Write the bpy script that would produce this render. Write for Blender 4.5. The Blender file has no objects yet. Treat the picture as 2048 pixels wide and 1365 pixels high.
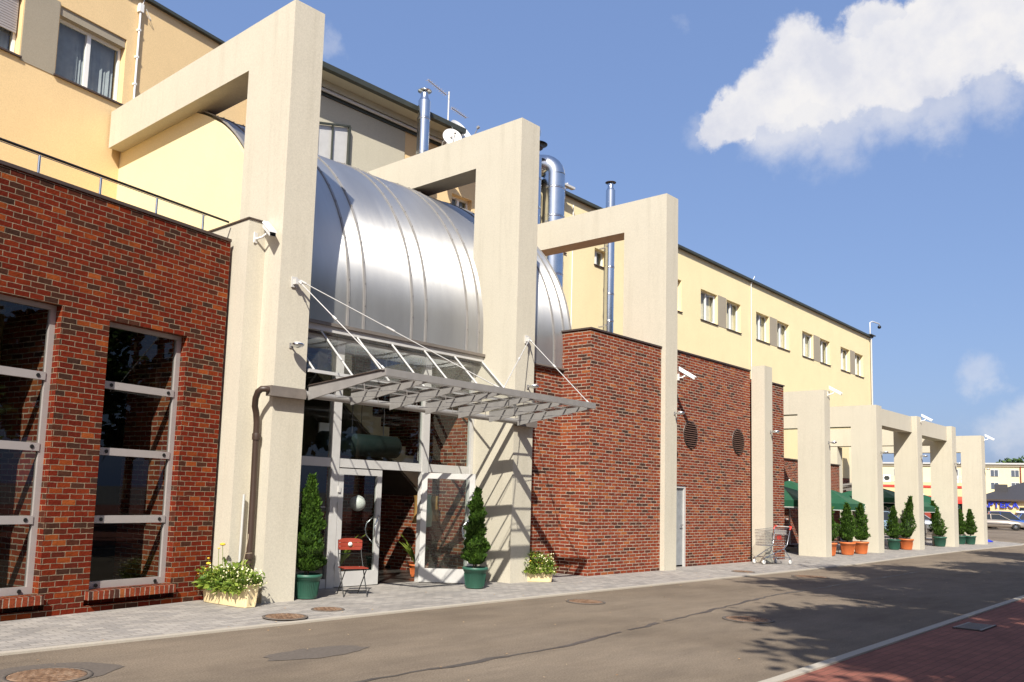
import bpy, math, random
from mathutils import Vector, Matrix
random.seed(7)
R=math.radians; PI=math.pi
S=bpy.context.scene
COL=S.collection
# ------------------------------------------------------------------ materials
def newmat(name):
    m=bpy.data.materials.new(name); m.use_nodes=True; nt=m.node_tree
    return m,nt,nt.nodes['Principled BSDF']
def N(nt,t,**k):
    n=nt.nodes.new(t)
    for a,v in k.items():
        if a in n.inputs.keys(): n.inputs[a].default_value=v
        else: setattr(n,a,v)
    return n
def c4(c): return (c[0],c[1],c[2],1)
def ramp(nt,fac,stops,const=False):
    r=nt.nodes.new('ShaderNodeValToRGB'); e=r.color_ramp.elements
    if const: r.color_ramp.interpolation='CONSTANT'
    e[0].position=stops[0][0]; e[0].color=c4(stops[0][1]); e[1].position=stops[-1][0]; e[1].color=c4(stops[-1][1])
    for p,c in stops[1:-1]: x=e.new(p); x.color=c4(c)
    nt.links.new(fac,r.inputs[0]); return r.outputs[0]
def noise(nt,scale,detail=4,rough=.6,vec=None,stretch=None):
    if vec is None:
        tc=nt.nodes.new('ShaderNodeTexCoord'); vec=tc.outputs['Object']
    if stretch:
        mp=nt.nodes.new('ShaderNodeMapping'); mp.inputs['Scale'].default_value=stretch; nt.links.new(vec,mp.inputs[0]); vec=mp.outputs[0]
    n=nt.nodes.new('ShaderNodeTexNoise'); n.inputs['Scale'].default_value=scale; n.inputs['Detail'].default_value=detail; n.inputs['Roughness'].default_value=rough
    nt.links.new(vec,n.inputs['Vector']); return n.outputs['Fac']
def mixc(nt,f,a,b,mode='MIX'):
    m=nt.nodes.new('ShaderNodeMix'); m.data_type='RGBA'; m.blend_type=mode
    for s,v in ((0,f),(6,a),(7,b)):
        if hasattr(v,'is_linked') or hasattr(v,'links'): nt.links.new(v,m.inputs[s])
        elif isinstance(v,(int,float)): m.inputs[s].default_value=v
        else: m.inputs[s].default_value=c4(v)
    return m.outputs[2]
def bump(nt,b,h,strength=.3,dist=.02):
    n=nt.nodes.new('ShaderNodeBump'); n.inputs['Strength'].default_value=strength; n.inputs['Distance'].default_value=dist
    nt.links.new(h,n.inputs['Height']); nt.links.new(n.outputs[0],b.inputs['Normal']); return n
def simple(name,col,rough=.5,metal=0,var=.12,scale=6,bmp=0,bscale=60,spec=None):
    m,nt,b=newmat(name)
    f=noise(nt,scale,5,.6)
    lo=[c*(1-var) for c in col]; hi=[min(1,c*(1+var)) for c in col]
    nt.links.new(ramp(nt,f,[(.3,lo),(.7,hi)]),b.inputs['Base Color'])
    b.inputs['Roughness'].default_value=rough; b.inputs['Metallic'].default_value=metal
    if spec is not None: b.inputs['Specular IOR Level'].default_value=spec
    if bmp: bump(nt,b,noise(nt,bscale,3,.6),bmp,.01)
    return m
def plaster(name,col,stain=(.75,.72,.66),bmp=.25,drip=.12):
    m,nt,b=newmat(name)
    f=noise(nt,.9,6,.65)
    base=ramp(nt,f,[(.3,[c*.93 for c in col]),(.7,[min(1,c*1.05) for c in col])])
    d=noise(nt,1.0,5,.7,stretch=(5,5,.35))
    dr=ramp(nt,d,[(.52,(0,0,0)),(.8,(drip,)*3)])
    base=mixc(nt,dr,base,[c*s*.75 for c,s in zip(col,stain)])
    fine=noise(nt,45,3,.6)
    base=mixc(nt,.45,base,ramp(nt,fine,[(.3,[c*.8 for c in col]),(.7,[min(1,c*1.15) for c in col])]))
    nt.links.new(base,b.inputs['Base Color']); b.inputs['Roughness'].default_value=.9; b.inputs['Specular IOR Level'].default_value=.25
    bump(nt,b,noise(nt,110,4,.6),bmp,.006)
    return m
def brickmat(name,pal,mortar=(.46,.38,.29),bw=.25,rh=.0715,ms=.007,swap=False,sq=1.0):
    m,nt,b=newmat(name)
    uv=nt.nodes.new('ShaderNodeUVMap'); vec=uv.outputs[0]
    nz=nt.nodes.new('ShaderNodeTexNoise'); nz.inputs['Scale'].default_value=9; nz.inputs['Detail'].default_value=3; nt.links.new(vec,nz.inputs['Vector'])
    sub=N(nt,'ShaderNodeVectorMath',operation='SUBTRACT'); nt.links.new(nz.outputs['Color'],sub.inputs[0]); sub.inputs[1].default_value=(.5,.5,.5)
    sc=N(nt,'ShaderNodeVectorMath',operation='SCALE'); nt.links.new(sub.outputs[0],sc.inputs[0]); sc.inputs['Scale'].default_value=.018
    ad=N(nt,'ShaderNodeVectorMath',operation='ADD'); nt.links.new(vec,ad.inputs[0]); nt.links.new(sc.outputs[0],ad.inputs[1]); v2=ad.outputs[0]
    if swap:
        mp=nt.nodes.new('ShaderNodeMapping'); mp.inputs['Rotation'].default_value=(0,0,PI/2); nt.links.new(v2,mp.inputs[0]); v2=mp.outputs[0]
    def bt(vec,freq=3):
        t=nt.nodes.new('ShaderNodeTexBrick'); t.offset=.5; t.offset_frequency=2; t.squash=sq; t.squash_frequency=freq; t.offset=.45
        t.inputs['Color1'].default_value=(0,0,0,1); t.inputs['Color2'].default_value=(1,1,1,1); t.inputs['Mortar'].default_value=(.5,.5,.5,1)
        t.inputs['Scale'].default_value=1; t.inputs['Mortar Size'].default_value=ms; t.inputs['Mortar Smooth'].default_value=.25; t.inputs['Bias'].default_value=0
        t.inputs['Brick Width'].default_value=bw; t.inputs['Row Height'].default_value=rh; nt.links.new(vec,t.inputs['Vector']); return t
    t=bt(v2)
    colr=ramp(nt,t.outputs['Color'],pal)
    n2=noise(nt,14,5,.7,vec=vec); colr=mixc(nt,.55,colr,ramp(nt,n2,[(.25,(.35,.35,.35)),(.75,(1.15,1.1,1.05))]),'MULTIPLY')
    n3=noise(nt,1.1,3,.6,vec=vec); colr=mixc(nt,.6,colr,ramp(nt,n3,[(.3,(.72,.70,.70)),(.7,(1.12,1.1,1.08))]),'MULTIPLY')
    mo=ramp(nt,noise(nt,7,4,.7,vec=vec),[(.34,[c*.38 for c in mortar]),(.66,mortar)])
    out=mixc(nt,t.outputs['Fac'],colr,mo)
    nt.links.new(out,b.inputs['Base Color']); b.inputs['Roughness'].default_value=.92; b.inputs['Specular IOR Level'].default_value=.06
    # relief: recessed joints, rough faces, each brick set in or out a little
    inv=N(nt,'ShaderNodeMath',operation='SUBTRACT'); inv.inputs[0].default_value=1; nt.links.new(t.outputs['Fac'],inv.inputs[1])
    bw2=nt.nodes.new('ShaderNodeRGBToBW'); nt.links.new(t.outputs['Color'],bw2.inputs[0])
    a1=N(nt,'ShaderNodeMath',operation='MULTIPLY_ADD'); nt.links.new(bw2.outputs[0],a1.inputs[0]); a1.inputs[1].default_value=.35; nt.links.new(inv.outputs[0],a1.inputs[2])
    a2=N(nt,'ShaderNodeMath',operation='MULTIPLY_ADD'); nt.links.new(noise(nt,38,5,.7,vec=vec),a2.inputs[0]); a2.inputs[1].default_value=.9; nt.links.new(a1.outputs[0],a2.inputs[2])
    bump(nt,b,a2.outputs[0],.9,.012)
    return m
def paver(name,c1,c2,mortar,bw,rh,ms=.006,bmp=.4):
    m,nt,b=newmat(name)
    uv=nt.nodes.new('ShaderNodeUVMap'); vec=uv.outputs[0]
    t=nt.nodes.new('ShaderNodeTexBrick'); t.inputs['Scale'].default_value=1
    for k,v in (('Color1',c4(c1)),('Color2',c4(c2)),('Mortar',c4(mortar)),('Mortar Size',ms),('Brick Width',bw),('Row Height',rh),('Mortar Smooth',.3)): t.inputs[k].default_value=v
    nt.links.new(vec,t.inputs['Vector'])
    o=mixc(nt,.7,t.outputs['Color'],ramp(nt,noise(nt,1.3,6,.7,vec=vec),[(.3,(.68,.68,.68)),(.7,(1.15,1.15,1.15))]),'MULTIPLY')
    o=mixc(nt,.5,o,ramp(nt,noise(nt,40,4,.7,vec=vec),[(.3,(.7,.7,.7)),(.7,(1.2,1.2,1.2))]),'MULTIPLY')
    nt.links.new(o,b.inputs['Base Color']); b.inputs['Roughness'].default_value=.88; b.inputs['Specular IOR Level'].default_value=.2
    inv=N(nt,'ShaderNodeMath',operation='SUBTRACT'); inv.inputs[0].default_value=1; nt.links.new(t.outputs['Fac'],inv.inputs[1])
    bump(nt,b,inv.outputs[0],bmp,.008); return m
def glassmat(name,tint=(.75,.8,.8),refl=1.0,rough=.01,dirt=0):
    m=bpy.data.materials.new(name); m.use_nodes=True; nt=m.node_tree; nt.nodes.clear()
    o=nt.nodes.new('ShaderNodeOutputMaterial'); t=N(nt,'ShaderNodeBsdfTransparent'); t.inputs[0].default_value=c4(tint)
    g=nt.nodes.new('ShaderNodeBsdfGlossy'); g.inputs['Roughness'].default_value=rough; g.inputs[0].default_value=(.9,.95,.95,1)
    ge=nt.nodes.new('ShaderNodeNewGeometry'); dt=N(nt,'ShaderNodeVectorMath',operation='DOT_PRODUCT'); nt.links.new(ge.outputs['Incoming'],dt.inputs[0]); nt.links.new(ge.outputs['Normal'],dt.inputs[1])
    ab=N(nt,'ShaderNodeMath',operation='ABSOLUTE'); nt.links.new(dt.outputs['Value'],ab.inputs[0])
    om=N(nt,'ShaderNodeMath',operation='SUBTRACT'); om.inputs[0].default_value=1; nt.links.new(ab.outputs[0],om.inputs[1])
    pw=N(nt,'ShaderNodeMath',operation='POWER'); nt.links.new(om.outputs[0],pw.inputs[0]); pw.inputs[1].default_value=4.5
    mu=N(nt,'ShaderNodeMath',operation='MULTIPLY_ADD'); nt.links.new(pw.outputs[0],mu.inputs[0]); mu.inputs[1].default_value=.9*refl; mu.inputs[2].default_value=.075*refl
    mx=nt.nodes.new('ShaderNodeMixShader'); nt.links.new(mu.outputs[0],mx.inputs[0]); nt.links.new(t.outputs[0],mx.inputs[1]); nt.links.new(g.outputs[0],mx.inputs[2])
    sh=mx.outputs[0]
    if dirt:
        d=nt.nodes.new('ShaderNodeBsdfDiffuse'); d.inputs[0].default_value=(.5,.5,.48,1)
        mx2=nt.nodes.new('ShaderNodeMixShader'); nt.links.new(ramp(nt,noise(nt,2.5,5,.7),[(.35,(dirt*.5,)*3),(.75,(dirt*1.6,)*3)]),mx2.inputs[0]); nt.links.new(sh,mx2.inputs[1]); nt.links.new(d.outputs[0],mx2.inputs[2]); sh=mx2.outputs[0]
    nt.links.new(sh,o.inputs[0]); return m
def leafmat(name,c1,c2,trans=.25,rough=.6):
    m=bpy.data.materials.new(name); m.use_nodes=True; nt=m.node_tree; b=nt.nodes['Principled BSDF']; o=nt.nodes['Material Output']
    g=nt.nodes.new('ShaderNodeNewGeometry')
    mix=N(nt,'ShaderNodeMath',operation='MULTIPLY_ADD'); nt.links.new(g.outputs['Random Per Island'],mix.inputs[0]); mix.inputs[1].default_value=.6
    nz=noise(nt,3.5,3,.6); mm=N(nt,'ShaderNodeMath',operation='MULTIPLY'); nt.links.new(nz,mm.inputs[0]); mm.inputs[1].default_value=.45; nt.links.new(mm.outputs[0],mix.inputs[2])
    col=ramp(nt,mix.outputs[0],[(.15,c1),(.85,c2)])
    nt.links.new(col,b.inputs['Base Color']); b.inputs['Roughness'].default_value=rough; b.inputs['Specular IOR Level'].default_value=.3
    t=nt.nodes.new('ShaderNodeBsdfTranslucent'); nt.links.new(col,t.inputs[0])
    mx=nt.nodes.new('ShaderNodeMixShader'); mx.inputs[0].default_value=trans; nt.links.new(b.outputs[0],mx.inputs[1]); nt.links.new(t.outputs[0],mx.inputs[2]); nt.links.new(mx.outputs[0],o.inputs[0]); return m
PAL=[(0,(.055,.028,.020)),(.14,(.085,.030,.018)),(.26,(.135,.019,.010)),(.55,(.175,.023,.010)),(.82,(.205,.031,.011)),(.95,(.26,.052,.014)),(1,(.34,.085,.022))]
PAL2=[(0,(.075,.038,.030)),(.11,(.12,.040,.027)),(.24,(.22,.044,.024)),(.6,(.275,.057,.027)),(.86,(.325,.078,.031)),(1,(.40,.13,.045))]
M={}
M['concrete']=plaster('painted_concrete',(.56,.515,.415),drip=.5)
M['yellow']=plaster('yellow_render',(.77,.56,.30),drip=.10); M['yellow2']=plaster('light_yellow_render',(.82,.69,.41),drip=.08)
M['panel_mid']=plaster('grey_beige_render',(.50,.46,.36),drip=.12); M['panel']=plaster('beige_render',(.34,.295,.225),drip=.12)
M['pale']=plaster('pale_yellow_render',(.80,.70,.42),drip=.08)
M['brick']=brickmat('red_clinker_brick',PAL,mortar=(.36,.28,.19),bw=.187,ms=.0050)
M['brick2']=brickmat('red_brick',PAL2,mortar=(.55,.44,.34),ms=.009)
M['rowlock']=brickmat('rowlock_brick',PAL2,bw=.30,rh=.078,swap=True)
M['coping']=simple('dark_coping',(.09,.065,.055),.5,.3)
M['dark_trim']=simple('dark_roof_trim',(.05,.055,.045),.55,.2)
M['eave']=plaster('eave_board',(.52,.49,.38))
M['pave']=paver('grey_pavers',(.40,.365,.325),(.285,.265,.245),(.20,.18,.16),.21,.105)
M['redpave']=paver('red_pavers',(.28,.105,.075),(.23,.088,.064),(.15,.07,.05),.2,.1)
M['kerb']=plaster('kerb_concrete',(.42,.375,.31))
M['alu']=simple('grey_powder_coat',(.40,.36,.34),.42,.2,var=.05)
M['alu_white']=simple('white_aluminium',(.56,.545,.52),.42,.1,var=.06)
M['steel']=simple('painted_steel',(.30,.285,.27),.42,.2,var=.1)
M['chrome']=simple('stainless_steel',(.62,.64,.66),.22,1,var=.08,scale=2)
M['white']=simple('white_plastic',(.80,.79,.76),.45,0,var=.03)
M['black']=simple('black_metal',(.02,.02,.02),.4,.3)
M['brown']=simple('brown_pvc',(.050,.030,.021),.45,0,var=.12)
M['gutterbox']=simple('grey_brown_sheet',(.22,.19,.165),.45,.3)
M['rust']=None
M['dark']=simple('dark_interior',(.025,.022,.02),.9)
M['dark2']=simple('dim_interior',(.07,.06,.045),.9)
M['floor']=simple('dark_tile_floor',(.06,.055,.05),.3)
M['glass']=glassmat('window_glass',(.80,.84,.82),.7)
M['glass_dark']=glassmat('tinted_glass',(.60,.62,.60),.55)
M['canopy_glass']=glassmat('canopy_glass',(.98,.985,.98),.6,dirt=.035)
M['pot_green']=simple('green_plastic_pot',(.03,.105,.07),.45,0,var=.06)
M['pot_orange']=simple('terracotta_plastic_pot',(.62,.17,.05),.5,0,var=.08)
M['trough']=simple('cream_plastic_trough',(.78,.63,.36),.5,0,var=.08,scale=4)
M['soil']=simple('soil',(.03,.02,.012),.95)
M['thuja']=leafmat('conifer_leaf',(.010,.036,.005),(.085,.165,.018),.2)
M['thuja_in']=simple('conifer_inner',(.012,.026,.006),.95)
M['leaf']=leafmat('green_leaf',(.055,.13,.018),(.32,.40,.06),.35)
M['tree']=leafmat('tree_leaf',(.03,.07,.012),(.09,.15,.03),.15)
M['bark']=simple('bark',(.12,.08,.05),.9,bmp=.5,bscale=20)
M['petal_w']=simple('cream_petal',(.82,.76,.46),.6)
M['petal_y']=simple('yellow_petal',(.80,.52,.04),.6)
M['red_slat']=simple('red_painted_slat',(.27,.036,.018),.5)
M['red']=simple('red_plastic',(.65,.05,.035),.4)
M['umb']=simple('green_canvas',(.006,.075,.034),.7,var=.15)
M['umb_white']=simple('white_print',(.75,.78,.72),.7)
M['asphalt']=None
M['lampglass']=simple('lamp_glass',(.75,.74,.70),.12,.2)
M['black_glass']=simple('dark_glass',(.02,.025,.03),.08)
M['rubber']=simple('tyre_rubber',(.015,.015,.015),.8)
M['blue']=simple('blue_plastic',(.02,.04,.5),.4)
M['roofdark']=simple('dark_roof_sheet',(.045,.042,.045),.6)
M['curtain']=simple('grey_blind',(.42,.44,.48),.8); M['blind']=simple('cream_blind',(.72,.62,.48),.8)
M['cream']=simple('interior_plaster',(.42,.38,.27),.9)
M['far_glass']=simple('grey_window_glass',(.10,.115,.14),.2); M['wood']=simple('ochre_wood',(.40,.22,.07),.6)
VROT=0.0
def mk_vault():
    m,nt,b=newmat('smoked_polycarbonate')
    f=noise(nt,.8,5,.6,stretch=(1,.25,.25))
    nt.links.new(ramp(nt,f,[(.3,(.50,.49,.475)),(.7,(.66,.65,.62))]),b.inputs['Base Color'])
    b.inputs['Metallic'].default_value=.85
    s=noise(nt,2.2,5,.65,stretch=(4,.4,.4)); nt.links.new(ramp(nt,s,[(.3,(.44,)*3),(.75,(.52,)*3)]),b.inputs['Roughness'])
    b.inputs['Anisotropic'].default_value=.96; b.inputs['Anisotropic Rotation'].default_value=VROT
    tg=nt.nodes.new('ShaderNodeCombineXYZ'); tg.inputs[0].default_value=1; nt.links.new(tg.outputs[0],b.inputs['Tangent'])
    bump(nt,b,noise(nt,.9,3,.5,stretch=(1.6,.35,.35)),.25,.05)
    return m
M['vault']=mk_vault()
def mk_asphalt():
    m,nt,b=newmat('asphalt_surface')
    a=ramp(nt,noise(nt,.28,6,.65),[(.3,(.165,.130,.096)),(.5,(.208,.166,.124)),(.72,(.243,.196,.148))])
    a=mixc(nt,.7,a,ramp(nt,noise(nt,55,4,.75),[(.30,(.42,.42,.42)),(.70,(1.5,1.5,1.5))]),'MULTIPLY')
    a=mixc(nt,.8,a,ramp(nt,noise(nt,1.1,7,.75,stretch=(.5,1.7,1)),[(.35,(.75,.75,.76)),(.62,(1.08,1.07,1.05))]),'MULTIPLY')
    sp=nt.nodes.new('ShaderNodeTexVoronoi'); sp.inputs['Scale'].default_value=3.1; tc=nt.nodes.new('ShaderNodeTexCoord'); nt.links.new(tc.outputs['Object'],sp.inputs['Vector'])
    a=mixc(nt,ramp(nt,sp.outputs['Distance'],[(0,(1,1,1)),(.045,(0,0,0))]),a,(.075,.06,.055))
    nt.links.new(a,b.inputs['Base Color']); b.inputs['Roughness'].default_value=.92; b.inputs['Specular IOR Level'].default_value=.1
    bump(nt,b,noise(nt,90,4,.7),.6,.012); return m
M['asphalt']=mk_asphalt()
M['tar']=simple('tar_seal',(.075,.062,.052),.6,var=.35,scale=3)
M['patch']=simple('asphalt_patch',(.115,.094,.076),.85,var=.2,scale=30)
def mk_rust(diam=True):
    m,nt,b=newmat('rusty_cast_iron')
    f=noise(nt,9,6,.7); c=ramp(nt,f,[(.25,(.10,.055,.035)),(.5,(.27,.165,.10)),(.75,(.42,.31,.22))])
    w=nt.nodes.new('ShaderNodeTexWave'); w.inputs['Scale'].default_value=9; w.inputs['Distortion'].default_value=.6; w.bands_direction='DIAGONAL'
    tc=nt.nodes.new('ShaderNodeTexCoord'); nt.links.new(tc.outputs['Object'],w.inputs['Vector'])
    c=mixc(nt,.6,c,ramp(nt,w.outputs['Fac'],[(.2,(.5,.45,.4)),(.6,(1.1,1.1,1.1))]),'MULTIPLY')
    nt.links.new(c,b.inputs['Base Color']); b.inputs['Roughness'].default_value=.75; b.inputs['Metallic'].default_value=.2
    bump(nt,b,w.outputs['Fac'],.6,.01); return m
M['rust']=mk_rust()
# ------------------------------------------------------------------ mesh builder
class MB:
    def __init__(s): s.v=[]; s.f=[]; s.sm=[]
    def add(s,vs,fs,smooth=False):
        o=len(s.v); s.v+= [tuple(v) for v in vs]; s.f+=[tuple(i+o for i in f) for f in fs]; s.sm+=[smooth]*len(fs); return s
    def box(s,x0,x1,y0,y1,z0,z1):
        return s.add([(x0,y0,z0),(x1,y0,z0),(x1,y1,z0),(x0,y1,z0),(x0,y0,z1),(x1,y0,z1),(x1,y1,z1),(x0,y1,z1)],
            [(3,2,1,0),(4,5,6,7),(0,1,5,4),(1,2,6,5),(2,3,7,6),(3,0,4,7)])
    def prism(s,poly,axis,a,b,smooth=False):
        # polygon in the two other axes, extruded along axis from a to b
        def mk(p,t): return {'x':(t,p[0],p[1]),'y':(p[0],t,p[1]),'z':(p[0],p[1],t)}[axis]
        n=len(poly); vs=[mk(p,a) for p in poly]+[mk(p,b) for p in poly]
        ar=sum(poly[i][0]*poly[(i+1)%n][1]-poly[(i+1)%n][0]*poly[i][1] for i in range(n))
        flip=(ar>0)==(b>a)
        if axis=='y': flip=not flip
        fs=[tuple(range(n)),tuple(range(2*n-1,n-1,-1))]; fs+=[(i,i+n,(i+1)%n+n,(i+1)%n) for i in range(n)]
        if not flip: fs=[tuple(reversed(f)) for f in fs]
        o=len(s.v); s.v+=vs; s.f+=[tuple(i+o for i in f) for f in fs]; s.sm+=[False,False]+[smooth]*n; return s
    def quad(s,*p): return s.add(p,[tuple(range(len(p)))])
    def tube(s,pts,r,n=8,cap=True,r2=None):
        pts=[Vector(p) for p in pts]; m=len(pts); vs=[]; fs=[]; up=None
        for i,p in enumerate(pts):
            d=(pts[min(i+1,m-1)]-pts[max(i-1,0)]).normalized()
            if up is None: up=Vector((0,0,1)) if abs(d.z)<.9 else Vector((1,0,0))
            a=d.cross(up).normalized(); b=a.cross(d).normalized(); up=b
            rr=r if r2 is None else r+(r2-r)*i/(m-1)
            for k in range(n):
                t=2*PI*k/n; vs.append(p+a*math.cos(t)*rr+b*math.sin(t)*rr)
        for i in range(m-1):
            for k in range(n): fs.append((i*n+k,i*n+(k+1)%n,(i+1)*n+(k+1)%n,(i+1)*n+k))
        s.add(vs,fs,True)
        if cap: s.add(vs[:n],[tuple(range(n-1,-1,-1))]); s.add(vs[-n:],[tuple(range(n))])
        return s
    def lathe(s,prof,c=(0,0,0),n=24,axis='z',cap=True):
        vs=[];fs=[]
        for r,h in prof:
            for k in range(n):
                t=2*PI*k/n; a,b=r*math.cos(t),r*math.sin(t)
                p={'z':(a,b,h),'y':(a,h,-b),'x':(h,a,b)}[axis]; vs.append((p[0]+c[0],p[1]+c[1],p[2]+c[2]))
        m=len(prof)
        for i in range(m-1):
            for k in range(n): fs.append((i*n+k,i*n+(k+1)%n,(i+1)*n+(k+1)%n,(i+1)*n+k))
        s.add(vs,fs,True)
        if cap: s.add(vs[:n],[tuple(range(n-1,-1,-1))]); s.add(vs[-n:],[tuple(range(n))])
        return s
    def ball(s,c,r,n=12,sz=1,sy=1):
        pr=[(max(.001,r*math.sin(PI*i/n)),-r*sz*math.cos(PI*i/n)) for i in range(n+1)]
        return s.lathe(pr,c,n*2,cap=False)
    def rot(s,ang,c=(0,0)):
        ca,sa=math.cos(ang),math.sin(ang)
        s.v=[(c[0]+(x-c[0])*ca-(y-c[1])*sa,c[1]+(x-c[0])*sa+(y-c[1])*ca,z) for x,y,z in s.v]; return s
    def mv(s,dx,dy,dz=0): s.v=[(x+dx,y+dy,z+dz) for x,y,z in s.v]; return s
    def cat(s,o): return s.add(o.v,o.f) if not o.sm else s._cat(o)
    def _cat(s,o):
        k=len(s.v); s.v+=o.v; s.f+=[tuple(i+k for i in f) for f in o.f]; s.sm+=o.sm; return s
WO={}
def T(name,label,cat,loc=(0,0,0),rz=0,group=None,world=True,kind=None):
    o=bpy.data.objects.new(name,None); COL.objects.link(o); o.location=loc; o.rotation_euler=(0,0,rz); o.empty_display_size=.2
    o['label']=label; o['category']=cat
    if group: o['group']=group
    if kind: o['kind']=kind
    if world and rz==0: WO[o.name]=Vector(loc)
    return o
def mesh_of(name,mb,mat,off=(0,0,0)):
    me=bpy.data.meshes.new(name); me.from_pydata([(x-off[0],y-off[1],z-off[2]) for x,y,z in mb.v],[],mb.f)
    uvl=me.uv_layers.new(name='UVMap')
    for p in me.polygons:
        n=p.normal
        if abs(n.z)>.8: f=lambda c:(c.x,c.y)
        else:
            l=math.hypot(n.x,n.y) or 1; tx,ty=-n.y/l,n.x/l; f=lambda c,tx=tx,ty=ty:(c.x*tx+c.y*ty,c.z)
        for li in p.loop_indices: uvl.data[li].uv=f(me.vertices[me.loops[li].vertex_index].co)
        p.use_smooth=mb.sm[p.index]
    me.materials.append(mat if not isinstance(mat,str) else M[mat]); me.update()
    return me
def P(name,mb,mat,parent,label=None,root=None):
    r=parent
    while r.parent: r=r.parent
    off=WO.get(r.name,Vector((0,0,0)))
    o=bpy.data.objects.new(name,mesh_of(name,mb,mat,off)); COL.objects.link(o); o.parent=parent
    if label: o['label']=label
    return o
def ST(name,mb,mat,kind='structure'):
    o=bpy.data.objects.new(name,mesh_of(name,mb,mat)); COL.objects.link(o); o['kind']=kind; return o
def ONE(name,mb,mat,label,cat,loc=(0,0,0),group=None,kind=None):
    o=bpy.data.objects.new(name,mesh_of(name,mb,mat,loc)); COL.objects.link(o); o.location=loc; o['label']=label; o['category']=cat
    if group: o['group']=group
    if kind: o['kind']=kind
    return o
def kids(o): return [c for c in bpy.data.objects if c.parent==o]
def dup(root,loc,rz,label,group=None,skip=()):
    r=root.copy(); COL.objects.link(r); r.location=loc; r.rotation_euler=(0,0,rz); r['label']=label
    if group: r['group']=group
    def rec(src,dst):
        for c in kids(src):
            d=c.copy(); COL.objects.link(d); d.parent=dst; rec(c,d)
    rec(root,r); return r
def text(txt,size,depth,mat,parent,loc,rot,name='lettering',ax='LEFT',shear=0):
    cu=bpy.data.curves.new('t','FONT'); cu.body=txt; cu.size=size; cu.extrude=depth; cu.align_x=ax; cu.shear=shear; cu.offset=size*.012
    ob=bpy.data.objects.new('t',cu); COL.objects.link(ob); dg=bpy.context.evaluated_depsgraph_get(); dg.update()
    me=bpy.data.meshes.new_from_object(ob.evaluated_get(dg)); bpy.data.objects.remove(ob)
    me.materials.clear(); me.materials.append(M[mat]); o=bpy.data.objects.new(name,me); COL.objects.link(o)
    o.parent=parent; o.location=loc; o.rotation_euler=rot; return o
# ------------------------------------------------------------------ camera, light, world
cam=bpy.data.cameras.new('camera'); co=bpy.data.objects.new('camera',cam); COL.objects.link(co); S.camera=co
F=1742.146; yaw,pit,rol=R(47.06058),R(6.38797),R(1.78483)
f=Vector((math.sin(yaw)*math.cos(pit),math.cos(yaw)*math.cos(pit),math.sin(pit)))
r0=Vector((math.cos(yaw),-math.sin(yaw),0)); u0=r0.cross(f)
rr=math.cos(rol)*r0+math.sin(rol)*u0; uu=-math.sin(rol)*r0+math.cos(rol)*u0
co.matrix_world=Matrix(((rr.x,uu.x,-f.x,0),(rr.y,uu.y,-f.y,0),(rr.z,uu.z,-f.z,1.65),(0,0,0,1)))
cam.sensor_width=36; cam.lens=36*F/2048; cam.shift_x=(1024-957.833)/2048; cam.shift_y=(794.955-682.5)/2048; cam.clip_end=3000; cam.clip_start=.05
sd=Vector((1.30,1.0,-1.45)).normalized()
sun=bpy.data.lights.new('sun','SUN'); so=bpy.data.objects.new('sun',sun); COL.objects.link(so); sun.energy=4.9; sun.angle=R(.53); sun.color=(1,.95,.855)
so.rotation_euler=sd.to_track_quat('-Z','Y').to_euler(); so.location=(-5,-5,30)
el=math.asin(-sd.z); az=math.atan2(-sd.x,-sd.y)   # azimuth of the sun measured from +Y towards +X
W=bpy.data.worlds.new('World'); S.world=W; W.use_nodes=True; nt=W.node_tree; bg=nt.nodes['Background']
sky=nt.nodes.new('ShaderNodeTexSky'); sky.sky_type='NISHITA'; sky.sun_disc=False; sky.sun_elevation=el; sky.sun_rotation=az; sky.air_density=1.0; sky.dust_density=2.4; sky.ozone_density=1.0; sky.altitude=100
bg.inputs[1].default_value=.088
tcw=nt.nodes.new('ShaderNodeTexCoord'); dirv=tcw.outputs['Generated']
def dirof(a,e): a,e=R(a),R(e); return Vector((math.sin(a)*math.cos(e),math.cos(a)*math.cos(e),math.sin(e)))
nz=nt.nodes.new('ShaderNodeTexNoise'); nz.inputs['Scale'].default_value=9; nz.inputs['Detail'].default_value=9; nz.inputs['Roughness'].default_value=.62; nt.links.new(dirv,nz.inputs['Vector'])
s1=N(nt,'ShaderNodeVectorMath',operation='SUBTRACT'); nt.links.new(nz.outputs['Color'],s1.inputs[0]); s1.inputs[1].default_value=(.5,.5,.5)
s2=N(nt,'ShaderNodeVectorMath',operation='SCALE'); nt.links.new(s1.outputs[0],s2.inputs[0]); s2.inputs['Scale'].default_value=.12
s3=N(nt,'ShaderNodeVectorMath',operation='ADD'); nt.links.new(dirv,s3.inputs[0]); nt.links.new(s2.outputs[0],s3.inputs[1])
def blobs(L,soft,vec):
    cur=None
    for a,e,rad,w in L:
        d=N(nt,'ShaderNodeVectorMath',operation='DISTANCE'); nt.links.new(vec,d.inputs[0]); d.inputs[1].default_value=dirof(a,e+(CE if e>18 else 0))
        m=N(nt,'ShaderNodeMapRange'); m.inputs['From Min'].default_value=R(rad)*1.08*(1+soft); m.inputs['From Max'].default_value=R(rad)*1.08*(1-soft); m.inputs['To Min'].default_value=0; m.inputs['To Max'].default_value=w
        m.interpolation_type='SMOOTHSTEP'; nt.links.new(d.outputs['Value'],m.inputs['Value'])
        if cur is None: cur=m.outputs[0]
        else:
            x=N(nt,'ShaderNodeMath',operation='MAXIMUM'); nt.links.new(cur,x.inputs[0]); nt.links.new(m.outputs[0],x.inputs[1]); cur=x.outputs[0]
    return cur
CE=.75
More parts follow.
